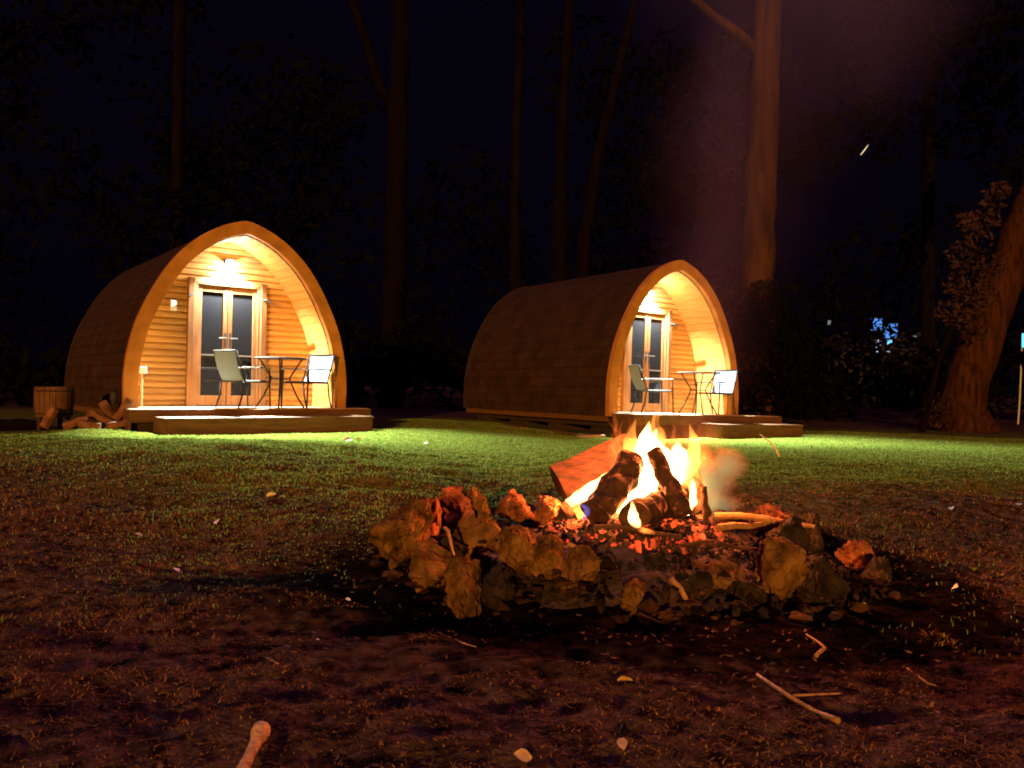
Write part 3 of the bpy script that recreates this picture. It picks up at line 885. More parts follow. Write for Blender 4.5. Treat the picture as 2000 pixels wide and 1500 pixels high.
FW = [(150, 826, 9.7, .30, 20, 'pale split log lying by the foot of the round tub'),
      (96, 828, 9.6, .26, 70, 'short split log directly under the round tub'),
      (198, 818, 9.9, .34, -35, 'brown split log leaning in the heap beside the deck'),
      (215, 806, 10.0, .34, -62, 'steep split log propped at the back of the heap beside the deck'),
      (232, 822, 9.8, .30, 12, 'short split log at the front of the heap, nearest the deck'),
      (240, 800, 10.0, .30, 58, 'topmost split log of the heap against the pod corner'),
      (176, 832, 9.6, .24, -12, 'small dark split log between the tub and the heap')]
for i, (px, py, d, L_, ang, lab) in enumerate(FW):
    c = at(px, py, d); c.z = max(c.z, g(c.x, c.y) + .05)
    dr = Vector((math.cos(R(ang)), .25, math.sin(R(ang)) * .9 + .05)).normalized()
    p0, p1 = c - dr * L_ / 2, c + dr * L_ / 2
    lowest = min(p0.z, p1.z) - g(c.x, c.y) - .045
    if lowest < 0 or i in (0, 1, 4, 6): p0.z -= lowest; p1.z -= lowest
    o = log_mb(p0, p1, .055, .045, seed=i * 3.1, n=7, wob=.25).build('firewood_log', M['firewood'])
    tag(o, lab, 'log', 'firewood lying beside the pod')
c = at(222, 786, 10.05)
root = empty('lantern', (c.x, c.y, c.z - .02)); tag(root, 'small unlit black lantern on the firewood by the arch foot', 'lantern')
l = MB(); l.tube([(0, 0, 0), (0, 0, .02)], .05, 12); l.tube([(0, 0, .16), (0, 0, .19), (0, 0, .215)], [.05, .035, .012], 12); l.build('lantern_body', M['black'], root)
l = MB(); l.tube([(0, 0, .02), (0, 0, .06), (0, 0, .12), (0, 0, .16)], [.036, .046, .046, .036], 12); l.build('lantern_glass', M['cushion'], root, smooth=True)
l = MB(); l.tube([(-.05, 0, .16), (-.045, 0, .20), (0, 0, .235), (.045, 0, .20), (.05, 0, .16)], .004, 6); l.build('handle', M['black'], root)
a, b = at(-60, 838, 9.6), at(74, 838, 9.8)
o = log_mb((a.x, a.y, g(a.x, a.y) + .07), (b.x, b.y, g(b.x, b.y) + .06), .09, .075, seed=5, n=16).build('edging_log', M['bark_dim'])
tag(o, 'long dark log edging the lawn at the frame edge by the tub', 'log')

for i, (px, py, d, L_, ang, lab) in enumerate([(1155, 827, 12.0, .42, 8, 'pale loose board end under the corner of the shingled flank'),
                                               (1105, 825, 12.6, .55, -8, 'loose board lying along the foot of the shingled flank'),
                                               (1010, 820, 14.0, .60, -20, 'loose board farthest along the foot of the shingled flank')]):
    c = at(px, py, d); zg = g(c.x, c.y)
    p = MB(); p.box(-L_ / 2, L_ / 2, -.07, .07, -.014, .014)
    o = p.build('loose_board', M['deck'] if i == 0 else M['deckdark'], bevel=.003); o.location = (c.x, c.y, zg + .03); o.rotation_euler = (R(3), R(-2), R(124.5 + ang * .3) if i else R(10))
    tag(o, lab, 'board', 'boards lying under the pod flank')

# ------------------------------------------------------------------ fire pit
def pitz(x, y):
    r = math.hypot((x - PIT[0]) / .86, (y - PIT[1]) / .72)
    return g(x, y) + .13 * max(0, 1 - r * r)


def rock(name, px, py, w, h, d, m, lab, seed, dep=None, tilt=0, sharp=.0):
    """Angular stone: hull of random points, faces split and roughened."""
    c = at(px, py, d); k = d / F
    sx, sz = w * k / 2 * 1.06, h * k / 2 * 1.12; sy = (dep or (sx + sz) * .55)
    zb0 = pitz(c.x, c.y) - .02; top = c.z + sz
    if 0 < c.z - sz - zb0 < .16:
        sz = (top - zb0) / 2; c.z = (top + zb0) / 2
    rs = random.Random(seed)
    bm = bmesh.new()
    for _ in range(11):
        v = Vector((rs.gauss(0, 1), rs.gauss(0, 1), rs.gauss(0, 1))).normalized()
        mx = max(abs(v.x), abs(v.y), abs(v.z)); v = v * (.62 + .38 / mx) * rs.uniform(.82, 1.05)
        bm.verts.new((v.x * sx, v.y * sy, v.z * sz))
    r = bmesh.ops.convex_hull(bm, input=bm.verts)
    bmesh.ops.delete(bm, geom=[e for e in r['geom_interior'] if isinstance(e, bmesh.types.BMVert)], context='VERTS')
    bmesh.ops.bevel(bm, geom=bm.edges[:], offset=min(sx, sz) * .09, segments=1, affect='EDGES', clamp_overlap=True)
    bmesh.ops.triangulate(bm, faces=bm.faces[:])
    for _ in range(3):
        bmesh.ops.subdivide_edges(bm, edges=bm.edges[:], cuts=1, use_grid_fill=True)
    bm.normal_update()
    s = min(sx, sz)
    for v in bm.verts:
        q = v.co / max(s, .02)
        n = mnoise.noise(q * 1.5 + Vector((seed, 0, 0))) * .10 + mnoise.noise(q * 4 + Vector((0, seed, 0))) * .055 + mnoise.noise(q * 10 + Vector((0, seed, 3))) * .03
        st = mnoise.noise(q * 2.2 + Vector((seed, 3, 1)))
        n += (-.11 if st > .28 else 0) + (.07 if mnoise.noise(q * 3.1 + Vector((5, seed, 1))) > .30 else 0)
        n += .05 * (((q.z * 1.3 + q.x * .6 + .3 * mnoise.noise(q * 2)) * 2.1) % 1.0 > .55)
        v.co += v.normal * n * s
    me = bpy.data.meshes.new(name); bm.to_mesh(me); bm.free()
    me.materials.append(m)
    me.polygons.foreach_set('use_smooth', [True] * len(me.polygons))
    me.set_sharp_from_angle(angle=R(24))
    o = bpy.data.objects.new(name, me); COL.objects.link(o)
    o.location = c; o.rotation_euler = (rs.uniform(-.2, .2), R(tilt), rs.uniform(-.3, .3))
    tag(o, lab, 'rock', 'stones heaped round the campfire')
    return o


RO = [  # px, py, w, h, d, material, tilt, label
    (782, 1042, 120, 140, 2.78, 'rock', 8, 'bulky shaggy yellow stone at the end of the heap nearest the tub'),
    (842, 1000, 66, 64, 2.95, 'rock_firelit', 0, 'small red lit stone perched behind the bulky shaggy yellow stone'),
    (888, 976, 86, 62, 3.35, 'rock_firelit', 18, 'tilted flat red lit slab sticking up highest of the outlying stones'),
    (938, 968, 80, 58, 3.45, 'rock', 24, 'tilted brown slab leaning behind the flat red lit slab'),
    (1012, 990, 92, 66, 3.20, 'rock_firelit', -6, 'broad red lit stone between the tilted slabs and the leaning split log'),
    (1066, 1002, 64, 60, 3.05, 'rock_firelit', 10, 'red lit lump touching the foot of the leaning split log'),
    (925, 1035, 110, 66, 2.72, 'rock', -14, 'brown wedge stone with a lit upper edge below the flat red lit slab'),
    (1000, 1062, 110, 82, 2.58, 'rock', 12, 'dull yellow stone overhanging the dark hollow'),
    (1075, 1082, 72, 92, 2.50, 'rock', 20, 'yellow stone leaning on the overhanging dull yellow one'),
    (1132, 1112, 74, 108, 2.42, 'rock', 12, 'yellow drop shaped stone with a pointed foot'),
    (842, 1112, 80, 112, 2.56, 'rock', -4, 'blocky dim yellow stone below the bulky shaggy one'),
    (908, 1140, 72, 128, 2.36, 'rock', -8, 'brightest tall pointed yellow stone at the front of the heap'),
    (968, 1152, 72, 92, 2.42, 'rock_dark', 4, 'dark stone close against the tall pointed yellow one'),
    (1234, 1158, 66, 84, 2.36, 'rock', 6, 'small diamond shaped yellow stone standing alone at the front'),
    (1524, 1106, 86, 112, 2.48, 'rock', -14, 'big pitted yellow stone on the side of the heap toward the leaning tree'),
    (1495, 1072, 38, 30, 2.55, 'rock', 0, 'small yellow chip on the shoulder of the big pitted stone'),
    (1412, 1116, 100, 36, 2.50, 'rock', -6, 'thin flat yellow slab lying edge on beside the big pitted stone'),
    (1345, 1150, 84, 92, 2.46, 'rock_dark', 35, 'dark slanting stone beneath the thin flat slab'),
    (1440, 1166, 110, 84, 2.48, 'rock_dark', 5, 'wide black stone under the thin flat slab'),
    (1600, 1140, 110, 104, 2.56, 'rock_dark', 10, 'large black stone outside the big pitted one'),
    (1545, 1038, 92, 52, 2.80, 'rock_dark', -5, 'dark stone between the big pitted one and the burning logs'),
    (1508, 1002, 104, 34, 3.15, 'rock_firelit', 12, 'long low orange lit slab behind the charred branches'),
    (1425, 1000, 84, 34, 3.25, 'rock_firelit', 6, 'orange lit flat stone at the foot of the smoke'),
    (1672, 1068, 78, 36, 3.08, 'rock_firelit', -8, 'low orange topped stone at the outer end toward the leaning tree'),
    (1712, 1104, 50, 38, 2.86, 'rock_dark', 5, 'outermost little dark stone toward the leaning tree'),
    (1588, 1022, 40, 44, 3.00, 'rock_dark', 8, 'narrow upright dark stone behind the low orange topped one'),
    (1080, 1160, 100, 84, 2.50, 'rock_dark', 0, 'black stone in the hollow under the drop shaped one'),
    (1180, 1130, 90, 84, 2.55, 'rock_dark', 0, 'black stone between the drop shaped and the diamond shaped ones'),
    (1290, 1120, 90, 76, 2.58, 'rock_dark', 14, 'black stone behind the diamond shaped one'),
    (880, 1075, 70, 56, 2.66, 'rock_dark', 0, 'dark filler stone between the bulky shaggy and the wedge ones'),
    (1150, 985, 70, 40, 3.5, 'rock_firelit', 0, 'red lit stone behind the leaning split log'),
    (1300, 985, 120, 50, 3.62, 'rock_dark', 0, 'dark stone hidden behind the flames'),
]
for i, (px, py, w, h, d, mk, tl, lab) in enumerate(RO):
    rock('rock', px, py, w, h, d, M[mk], lab, 100 + i * 7, tilt=tl)

# ash mound
mb = MB(); n = 60; vs = []; fs = []
for i in range(n + 1):
    for k in range(n + 1):
        x = PIT[0] - .95 + 1.9 * i / n; y = PIT[1] - .8 + 1.6 * k / n
        r = math.hypot((x - PIT[0]) / .93, (y - PIT[1]) / .78)
        z = pitz(x, y) - .035 * max(0, r - .7) * 6 + .035 * mnoise.noise(Vector((x * 9, y * 9, 1))) + .02 * mnoise.noise(Vector((x * 24, y * 24, 5)))
        vs.append((x, y, z if r < 1.02 else g(x, y) - .06))
for i in range(n):
    for k in range(n):
        a = i * (n + 1) + k; fs.append((a, a + n + 1, a + n + 2, a + 1))
mb.add(vs, fs)
tag(mb.build('ash', M['ash'], smooth=True), 'dark mound of ash and soil inside the stone ring', 'ash', kind='stuff')


def chunks(name, n, cx, cy, rx, ry, smin, smax, m, seed, dz=.0):
    rs = random.Random(seed); mb = MB()
    for _ in range(n):
        a = rs.uniform(0, 2 * math.pi); q = math.sqrt(rs.random())
        x, y = cx + rx * q * math.cos(a), cy + ry * q * math.sin(a)
        s = rs.uniform(smin, smax); z = pitz(x, y) + s * .3 + dz
        rot = Euler((rs.uniform(0, 6), rs.uniform(0, 6), rs.uniform(0, 6))).to_matrix()
        vs = []
        for p in ((-1, -1, -1), (1, -1, -1), (1, 1, -1), (-1, 1, -1), (-1, -1, 1), (1, -1, 1), (1, 1, 1), (-1, 1, 1)):
            v = Vector(p) * rs.uniform(.35, 1.1); v.x *= 1.9; v.z *= .7
            vs.append(Vector((x, y, z)) + rot @ (v * s * .5))
        mb.add(vs, [(0, 3, 2, 1), (4, 5, 6, 7), (0, 1, 5, 4), (1, 2, 6, 5), (2, 3, 7, 6), (3, 0, 4, 7)])
    return mb.build(name, m)


def rubble(n, seed):
    rs = random.Random(seed); mb = MB()
    for _ in range(n):
        a = rs.uniform(0, 2 * math.pi); q = rs.uniform(.72, 1.08)
        if math.sin(a) > .2 and rs.random() < .5: a = -a
        x, y = PIT[0] + .93 * q * math.cos(a), PIT[1] + .78 * q * math.sin(a)
        s_ = rs.choice((rs.uniform(.006, .018), rs.uniform(.010, .036))) * (1.2 if x < PIT[0] else 1); z = pitz(x, y) + s_ * .3 + (rs.uniform(0, .09) if x < .35 and q < 1 else rs.uniform(0, .03))
        bm = bmesh.new()
        for _k in range(9):
            v = Vector((rs.gauss(0, 1), rs.gauss(0, 1), rs.gauss(0, .7))).normalized() * rs.uniform(.7, 1.1)
            bm.verts.new((v.x * s_ * 1.3, v.y * s_, v.z * s_ * .8))
        r_ = bmesh.ops.convex_hull(bm, input=bm.verts)
        bm.verts.index_update(); used = [v for v in bm.verts if v.link_faces]
        ix = {v: i_ for i_, v in enumerate(used)}
        mb.add([v.co + Vector((x, y, z)) for v in used], [[ix[v] for v in f.verts] for f in bm.faces]); bm.free()
    return mb.build('rubble', M['rubble'])


M['rubble'] = mat('broken_stone_rubble', (.006, .004, .003), (.065, .030, .013), scale=14, island=.85, rough=1, bump=1, bscale=50, spec=.05)
tag(rubble(230, 21), 'small broken stones and clods filling the gaps of the stone ring', 'rubble', kind='stuff')
FC = at(1262, 1010, 3.0)
tag(chunks('embers', 800, FC.x - .04, FC.y - .05, .34, .27, .005, .026, M['ember'], 3, .002), 'bed of red glowing embers under the burning logs', 'embers', kind='stuff')
tag(chunks('charcoal', 900, PIT[0] + .10, PIT[1] - .05, .84, .66, .005, .026, M['charcoal'], 4, .0), 'black charcoal and bark scraps strewn inside the stone ring', 'charcoal', kind='stuff')


def fire_log(p, q, dp, dq, r, m, lab, name='burning_log', seed=0, r1=None, bend=0, n=16):
    a, b = at(*p, dp), at(*q, dq)
    o = log_mb(a, b, r, r1 or r, seed, n=26, bend=bend, wob=.13, seg=22, sc=22).build(name, M[m])
    tag(o, lab, 'log', 'logs burning in the campfire')
    return o


fire_log((1163, 1004), (1236, 903), 2.86, 3.02, .058, 'char', 'thick dark log leaning across the fire in front of the glow', seed=1)
fire_log((1276, 880), (1334, 1006), 3.0, 2.88, .030, 'char', 'charred log standing upright in the middle of the flames', seed=2, r1=.040)
lg = fire_log((1237, 1008), (1322, 975), 2.74, 3.1, .056, 'char', 'short round log lying with its cut end toward the viewer', seed=3)
fire_log((1346, 900), (1374, 1005), 3.15, 2.98, .030, 'char_hot', 'grey ashed log on the side of the fire next to the smoke', seed=4)
fire_log((1374, 950), (1378, 1018), 2.95, 2.92, .012, 'char', 'thin blackened stake beside the grey ashed log', name='burning_stick', seed=6)
fire_log((1098, 1000), (1190, 940), 3.06, 3.12, .035, 'char_hot', 'white hot log wedged beneath the leaning split log', seed=7)
fire_log((1200, 985), (1300, 915), 3.25, 3.3, .06, 'char_hot', 'glowing log at the back of the fire', seed=8)
# split log: half round, flat face toward the fire
a, b = at(1098, 952, 3.22), at(1240, 880, 3.36)
ax = (b - a); L_ = ax.length; ax.normalize(); up = Vector((-.15, .35, 1)); up = (up - ax * up.dot(ax)).normalized(); sd = ax.cross(up)
mb = MB(); sec = [(-.10, 0), (-.09, .03), (-.05, .06), (0, .075), (.05, .06), (.09, .03), (.10, 0), (.04, -.012), (-.03, .006)]
vs, fs = [], []; NS = 9
for i in range(NS):
    t = i / (NS - 1)
    for k, (x, y) in enumerate(sec):
        j = .012 * mnoise.noise(Vector((t * 5, k * 1.7, 3)))
        vs.append(a + ax * (t * L_) + up * (x * (1 - .15 * t) + j) + sd * -(y + j))
m_ = len(sec)
for i in range(NS - 1):
    for k in range(m_): fs.append((i * m_ + k, i * m_ + (k + 1) % m_, (i + 1) * m_ + (k + 1) % m_, (i + 1) * m_ + k))
fs += [list(range(m_))[::-1], [(NS - 1) * m_ + k for k in range(m_)]]
mb.add(vs, fs)
tag(mb.build('split_log', M['split']), 'wide split log leaning against the heap, its flat face lit red', 'log', 'logs burning in the campfire')

for i, (p, q, d0, d1, r, mk, lab) in enumerate([
    ((1395, 1008), (1590, 1028), 2.95, 2.85, .014, 'stick', 'long charred branch running out of the fire over the dark stones'),
    ((1400, 1030), (1520, 1012), 2.8, 3.0, .012, 'stick', 'crooked branch crossing above the long charred branch'),
    ((1330, 1065), (1480, 1072), 2.65, 2.68, .010, 'char', 'thin black branch lying on the ash in front of the logs'),
    ((1110, 1062), (1205, 1108), 2.56, 2.50, .007, 'stick', 'thin twig with a lit edge above the drop shaped stone'),
    ((868, 1030), (890, 1092), 2.60, 2.50, .006, 'stick', 'thin pale twig hanging between the wedge and the blocky stones'),
    ((1310, 1130), (1376, 1205), 2.42, 2.34, .008, 'stick', 'thin purple brown stick slanting down from the heap to the ground'),
    ((1160, 1030), (1330, 1048), 2.72, 2.7, .012, 'char_hot', 'half burnt branch glowing along the front of the fire')]):
    a, b = at(*p, d0), at(*q, d1)
    mid = (a + b) / 2 + Vector((0, 0, .012 * (-1) ** i))
    mb = MB(); mb.tube([a, a.lerp(mid, .5) + Vector((.004, 0, .006)), mid, mid.lerp(b, .5) - Vector((0, 0, .005)), b], [r, r * .95, r * .9, r * .75, r * .5], 8, wob=.5, sc=25, seed=i)
    tag(mb.build('branch', M[mk]), lab, 'branch', 'branches and twigs on the fire heap')


# ------------------------------------------------------------------ flames (emissive volumes)
def tongue(parent, pts, rads, m, seed=0, depth=.8):
    """pts: (px, py, d); rads in photo px."""
    P = [at(*p) for p in pts]
    n = 24; PP, RR = [], []
    for i in range(n + 1):
        t = i / n * (len(P) - 1); k = min(int(t), len(P) - 2); f = t - k
        p0, p1, p2, p3 = P[max(k - 1, 0)], P[k], P[k + 1], P[min(k + 2, len(P) - 1)]
        q = .5 * ((2 * p1) + (p2 - p0) * f + (2 * p0 - 5 * p1 + 4 * p2 - p3) * f * f + (3 * p1 - p0 - 3 * p2 + p3) * f ** 3)
        q = q + Vector((mnoise.noise(Vector((t * 2.2, seed, 0))), mnoise.noise(Vector((t * 2.2, seed, 9))) * .6, 0)) * .010
        r = (rads[k] * (1 - f) + rads[k + 1] * f) / F * pts[0][2]
        PP.append(q); RR.append(max(r, .001))
    mb = MB(); mb.tube(PP, RR, 12, wob=.7, sc=13, seed=seed)
    o = mb.build('flame_or_halo', m, None, smooth=True)
    # origin at the tongue's foot so the noise follows it
    o.parent = parent
    return o


fl = empty('campfire_flame'); tag(fl, 'tall yellow white campfire flame rising among the logs', 'flame')
CORE = [([(1205, 1000, 2.98), (1236, 965, 3.0), (1262, 920, 3.04), (1262, 870, 3.06), (1268, 822, 3.06)], [16, 31, 32, 17, 1]),
        ([(1225, 985, 2.99), (1258, 940, 3.02), (1284, 900, 3.05), (1276, 860, 3.08), (1284, 836, 3.08)], [18, 29, 27, 13, 1]),
        ([(1304, 965, 3.06), (1318, 925, 3.08), (1328, 895, 3.1), (1322, 862, 3.1)], [12, 24, 17, 1]),
        ([(1110, 985, 3.04), (1145, 962, 3.05), (1185, 935, 3.06), (1215, 905, 3.08)], [9, 11, 11, 2]),
        ([(1352, 985, 2.96), (1354, 955, 2.97), (1352, 935, 2.98)], [8, 9, 1]),
        ([(1338, 1005, 2.92), (1348, 985, 2.93), (1352, 968, 2.94)], [9, 8, 1])]
for k, (p, r) in enumerate(CORE):
    tongue(fl, p, r, M['flame_core'], k + 1)
MID = [([(1232, 950, 3.02), (1236, 900, 3.05), (1230, 860, 3.06), (1242, 818, 3.06)], [26, 28, 12, 1]),
       ([(1270, 920, 3.05), (1282, 862, 3.07), (1278, 826, 3.07), (1290, 796, 3.07)], [34, 22, 9, 1]),
       ([(1325, 940, 3.1), (1348, 900, 3.12), (1356, 866, 3.12), (1346, 828, 3.12)], [26, 22, 10, 1]),
       ([(1125, 1005, 3.0), (1150, 985, 3.0), (1165, 955, 3.0)], [13, 11, 1]),
       ([(1215, 1012, 2.85), (1222, 985, 2.9), (1240, 955, 2.95)], [15, 15, 1])]
for k, (p, r) in enumerate(MID):
    tongue(fl, p, r, M['flame'], k + 21)
frs = random.Random(12)
for k in range(20):
    bx = frs.uniform(1214, 1350); t0 = frs.uniform(900, 955); h = frs.uniform(60, 150) * (1.0 if bx < 1320 else .75); d = 3.05 + frs.uniform(0, .12)
    sw = frs.uniform(-14, 14); r = frs.uniform(4, 10); lean = (bx - 1285) * .16
    tongue(fl, [(bx, t0, d), (bx + lean + sw, t0 - h * .38, d), (bx + lean * 1.6 - sw * .6, t0 - h * .72, d), (bx + lean * 2 + sw * .8, t0 - h, d)], [r, r * 1.15, r * .55, .6], M['flame_wisp'], k + 41)
m, nt, N, L = newmat('flame_halo')
out = N.new('ShaderNodeOutputMaterial'); em = N.new('ShaderNodeEmission'); em.inputs[0].default_value = (1, .19, .03, 1)
tc = N.new('ShaderNodeTexCoord'); ln = N.new('ShaderNodeVectorMath'); ln.operation = 'LENGTH'; L.new(tc.outputs['Object'], ln.inputs[0])
mr = N.new('ShaderNodeMapRange'); mr.interpolation_type = 'SMOOTHSTEP'; mr.inputs['From Min'].default_value = 1.0; mr.inputs['From Max'].default_value = .1
L.new(ln.outputs['Value'], mr.inputs['Value'])
nz_ = N.new('ShaderNodeTexNoise'); nz_.inputs['Scale'].default_value = 2.2; nz_.inputs['Detail'].default_value = 3; nz_.inputs['Distortion'].default_value = 1.2; L.new(tc.outputs['Object'], nz_.inputs['Vector'])
mr2 = N.new('ShaderNodeMapRange'); mr2.inputs['From Min'].default_value = .38; mr2.inputs['From Max'].default_value = .7; mr2.inputs['To Max'].default_value = 9.0; L.new(nz_.outputs[0], mr2.inputs['Value'])
mu = N.new('ShaderNodeMath'); mu.operation = 'MULTIPLY'; L.new(mr.outputs[0], mu.inputs[0]); L.new(mr2.outputs[0], mu.inputs[1]); L.new(mu.outputs[0], em.inputs[1]); L.new(em.outputs[0], out.inputs['Volume'])
for px, py, d, w_, h_, tl in ((1268, 895, 3.07, 70, 120, 0), (1330, 890, 3.10, 62, 100, 8), (1372, 880, 3.12, 50, 80, 14), (1150, 965, 3.05, 66, 40, 0)):  # balls of faint glow added round the flames to imitate bloom
    bm = bmesh.new(); bmesh.ops.create_icosphere(bm, subdivisions=3, radius=1.0); me = bpy.data.meshes.new('flame_or_halo'); bm.to_mesh(me); bm.free()
    me.materials.append(m); o = bpy.data.objects.new('flame_or_halo', me); COL.objects.link(o)
    o.parent = fl; o.location = at(px, py, d); o.scale = (w_ * d / F, .13, h_ * d / F); o.rotation_euler = (0, R(tl), 0)
tongue(fl, [(1138, 1012, 2.84), (1146, 998, 2.84), (1136, 982, 2.85)], [6, 6, 1], M['flame_blue'], 15)
f2 = empty('small_flame'); tag(f2, 'little white flame licking the cut end of the round log', 'flame')
tongue(f2, [(1240, 1022, 2.60), (1238, 1005, 2.61), (1234, 978, 2.62)], [12, 11, 1], M['flame_core'], 16)

for (px, py, d, e, rad) in ((1262, 935, 3.02, 70, .05), (1285, 845, 3.06, 130, .06), (1330, 905, 3.10, 40, .04), (1150, 955, 3.02, 50, .03)):
    L0 = bpy.data.lights.new('fire_glow', 'POINT'); L0.energy = e; L0.color = (1, .22, .045); L0.shadow_soft_size = rad
    o = bpy.data.objects.new('fire_glow', L0); COL.objects.link(o); o.location = at(px, py, d)
L0 = bpy.data.lights.new('small_flame_glow', 'POINT'); L0.energy = .5; L0.color = (1, .3, .07); L0.shadow_soft_size = .02
o = bpy.data.objects.new('small_flame_glow', L0); COL.objects.link(o); o.location = at(1238, 1000, 2.59)


# ------------------------------------------------------------------ smoke
a, b = at(1345, 905, 3.2), at(1640, -420, 4.7)
mb = MB(); mb.tube([(0, 0, 3.6 * k / 12) for k in range(13)], [.14 + 1.46 * k / 12 for k in range(13)], 24)
o = mb.build('smoke', M['smoke']); o.location = a; o.rotation_euler = (b - a).to_track_quat('Z', 'Y').to_euler()
tag(o, 'thin drifting purple smoke rising above the fire', 'smoke', kind='stuff')
root = empty('smoke_puff', at(1400, 990, 3.22)); tag(root, 'thick orange lit puff of smoke curling beside the flames', 'smoke', kind='stuff')
for px, py, d, w_, h_, tl in ((1385, 975, 3.2, 34, 60, 8), (1402, 935, 3.22, 46, 58, 20), (1425, 905, 3.24, 46, 40, 30), (1405, 985, 3.25, 52, 30, 0), (1372, 925, 3.2, 30, 60, 0)):
    bm = bmesh.new(); bmesh.ops.create_icosphere(bm, subdivisions=3, radius=1.0); me = bpy.data.meshes.new('puff'); bm.to_mesh(me); bm.free()
    me.materials.append(M['smoke_puff']); o = bpy.data.objects.new('puff', me); COL.objects.link(o)
    o.parent = root; o.location = at(px, py, d) - root.location; o.scale = (w_ * d / F, .10, h_ * d / F); o.rotation_euler = (0, R(tl), 0)
a, b = at(1682, 302, 3.6), at(1697, 282, 3.6)
mb = MB(); mb.tube([a, a.lerp(b, .5) + Vector((.001, 0, 0)), b], [.0016, .0028, .0012], 6); tag(mb.build('spark', M['spark']), 'single bright spark floating high in the dark beside the tall trunk', 'spark')

# ------------------------------------------------------------------ loose bits on the ground
def stick_on_ground(name, pts, r, m, lab, cat, group=None, lift=.0):
    P = [gpt(*p) for p in pts]
    P = [p + Vector((0, 0, r[i] + lift + .006)) for i, p in enumerate(P)]
    mb = MB(); PP, RR = [], []
    for i in range(len(P) - 1):
        for k in range(4):
            t = k / 4; PP.append(P[i].lerp(P[i + 1], t)); RR.append(r[i] * (1 - t) + r[i + 1] * t)
    PP.append(P[-1]); RR.append(r[-1])
    mb.tube(PP, RR, 10, wob=.45, sc=35, seed=len(lab))
    return tag(mb.build(name, m, smooth=True), lab, cat, group)


# the knobbed stick at the lower edge stands out of the grass toward the viewer
a, b = at(470, 1512, 1.22), at(512, 1424, 1.34)
mb = MB(); mb.tube([a - (b - a) * .6, a, a.lerp(b, .4), a.lerp(b, .75), a.lerp(b, .92), b, b + (b - a) * .06], [.010, .010, .0095, .0105, .016, .0165, .009], 14, wob=.25, sc=60)
tag(mb.build('knobbed_stick', M['knob'], smooth=True), 'pale stick with a rounded knob sticking up at the lower frame edge', 'stick')
o = stick_on_ground('forked_twig', [(1478, 1325), (1540, 1368), (1592, 1398), (1636, 1418)], [.0035, .0045, .004, .006], M['stick'], 'long forked brown twig lying on the bare earth', 'twig', 'twigs lying on the earth')
P = [gpt(1548, 1366), gpt(1640, 1362)]
mb = MB(); mb.tube([p + Vector((0, 0, .010)) for p in (P[0], P[0].lerp(P[1], .5), P[1])], [.003, .0025, .0018], 8); mb.build('side_shoot', M['stick'], o)
stick_on_ground('bent_twig', [(1575, 1245), (1600, 1262), (1610, 1272), (1592, 1288)], [.003, .003, .004, .005], M['stick'], 'short hooked twig above the long forked one', 'twig', 'twigs lying on the earth')
stick_on_ground('twig', [(855, 1240), (905, 1262), (930, 1268)], [.002, .002, .001], M['stick'], 'fine straight twig in front of the tall pointed stone', 'twig', 'twigs lying on the earth')
stick_on_ground('twig', [(1770, 1310), (1810, 1340), (1850, 1352)], [.002, .002, .001], M['stick'], 'fine dim twig lying out toward the leaning tree', 'twig', 'twigs lying on the earth')
stick_on_ground('twig', [(520, 1290), (545, 1302)], [.002, .0015], M['stick'], 'tiny twig on the earth between the knobbed stick and the stones', 'twig', 'twigs lying on the earth')
b = gpt(1523, 893); a = at(1484, 848, b.y + .1); c = at(1506, 866, b.y + .05)
mb = MB(); mb.tube([b - Vector((0, 0, .01)), b.lerp(c, .5) + Vector((.012, 0, 0)), c, a], [.010, .009, .008, .005], 6)
tag(mb.build('dry_stalk', M['stick_bright'], smooth=True), 'thin pale stalk arching over the lawn before the second deck', 'stalk')


def leaf(px, py, size, m, lab, seed, grp, name='fallen_leaf', cat='leaf'):
    p = gpt(px, py); rs = random.Random(seed); mb = MB(); n = 7; vs = []
    for i in range(n):
        t = i / (n - 1); w = math.sin(math.pi * min(max(t, .03), .97)) ** .8 * .32
        z = .10 * math.sin(t * math.pi) + .05 * mnoise.noise(Vector((t * 4, seed, 0)))
        vs += [((t - .5) * size, -w * size, z * size + .08 * size), ((t - .5) * size, 0, z * size), ((t - .5) * size, w * size, z * size + .08 * size)]
    fs = []
    for i in range(n - 1):
        for k in (0, 1): fs.append((i * 3 + k, i * 3 + k + 1, i * 3 + k + 4, i * 3 + k + 3))
    mb.add(vs, fs); o = mb.build(name, m, smooth=True)
    o.location = p + Vector((0, 0, .012)); o.rotation_euler = (rs.uniform(.1, .8), rs.uniform(-.4, .4), rs.uniform(0, 6.2))
    return tag(o, lab, cat, grp)


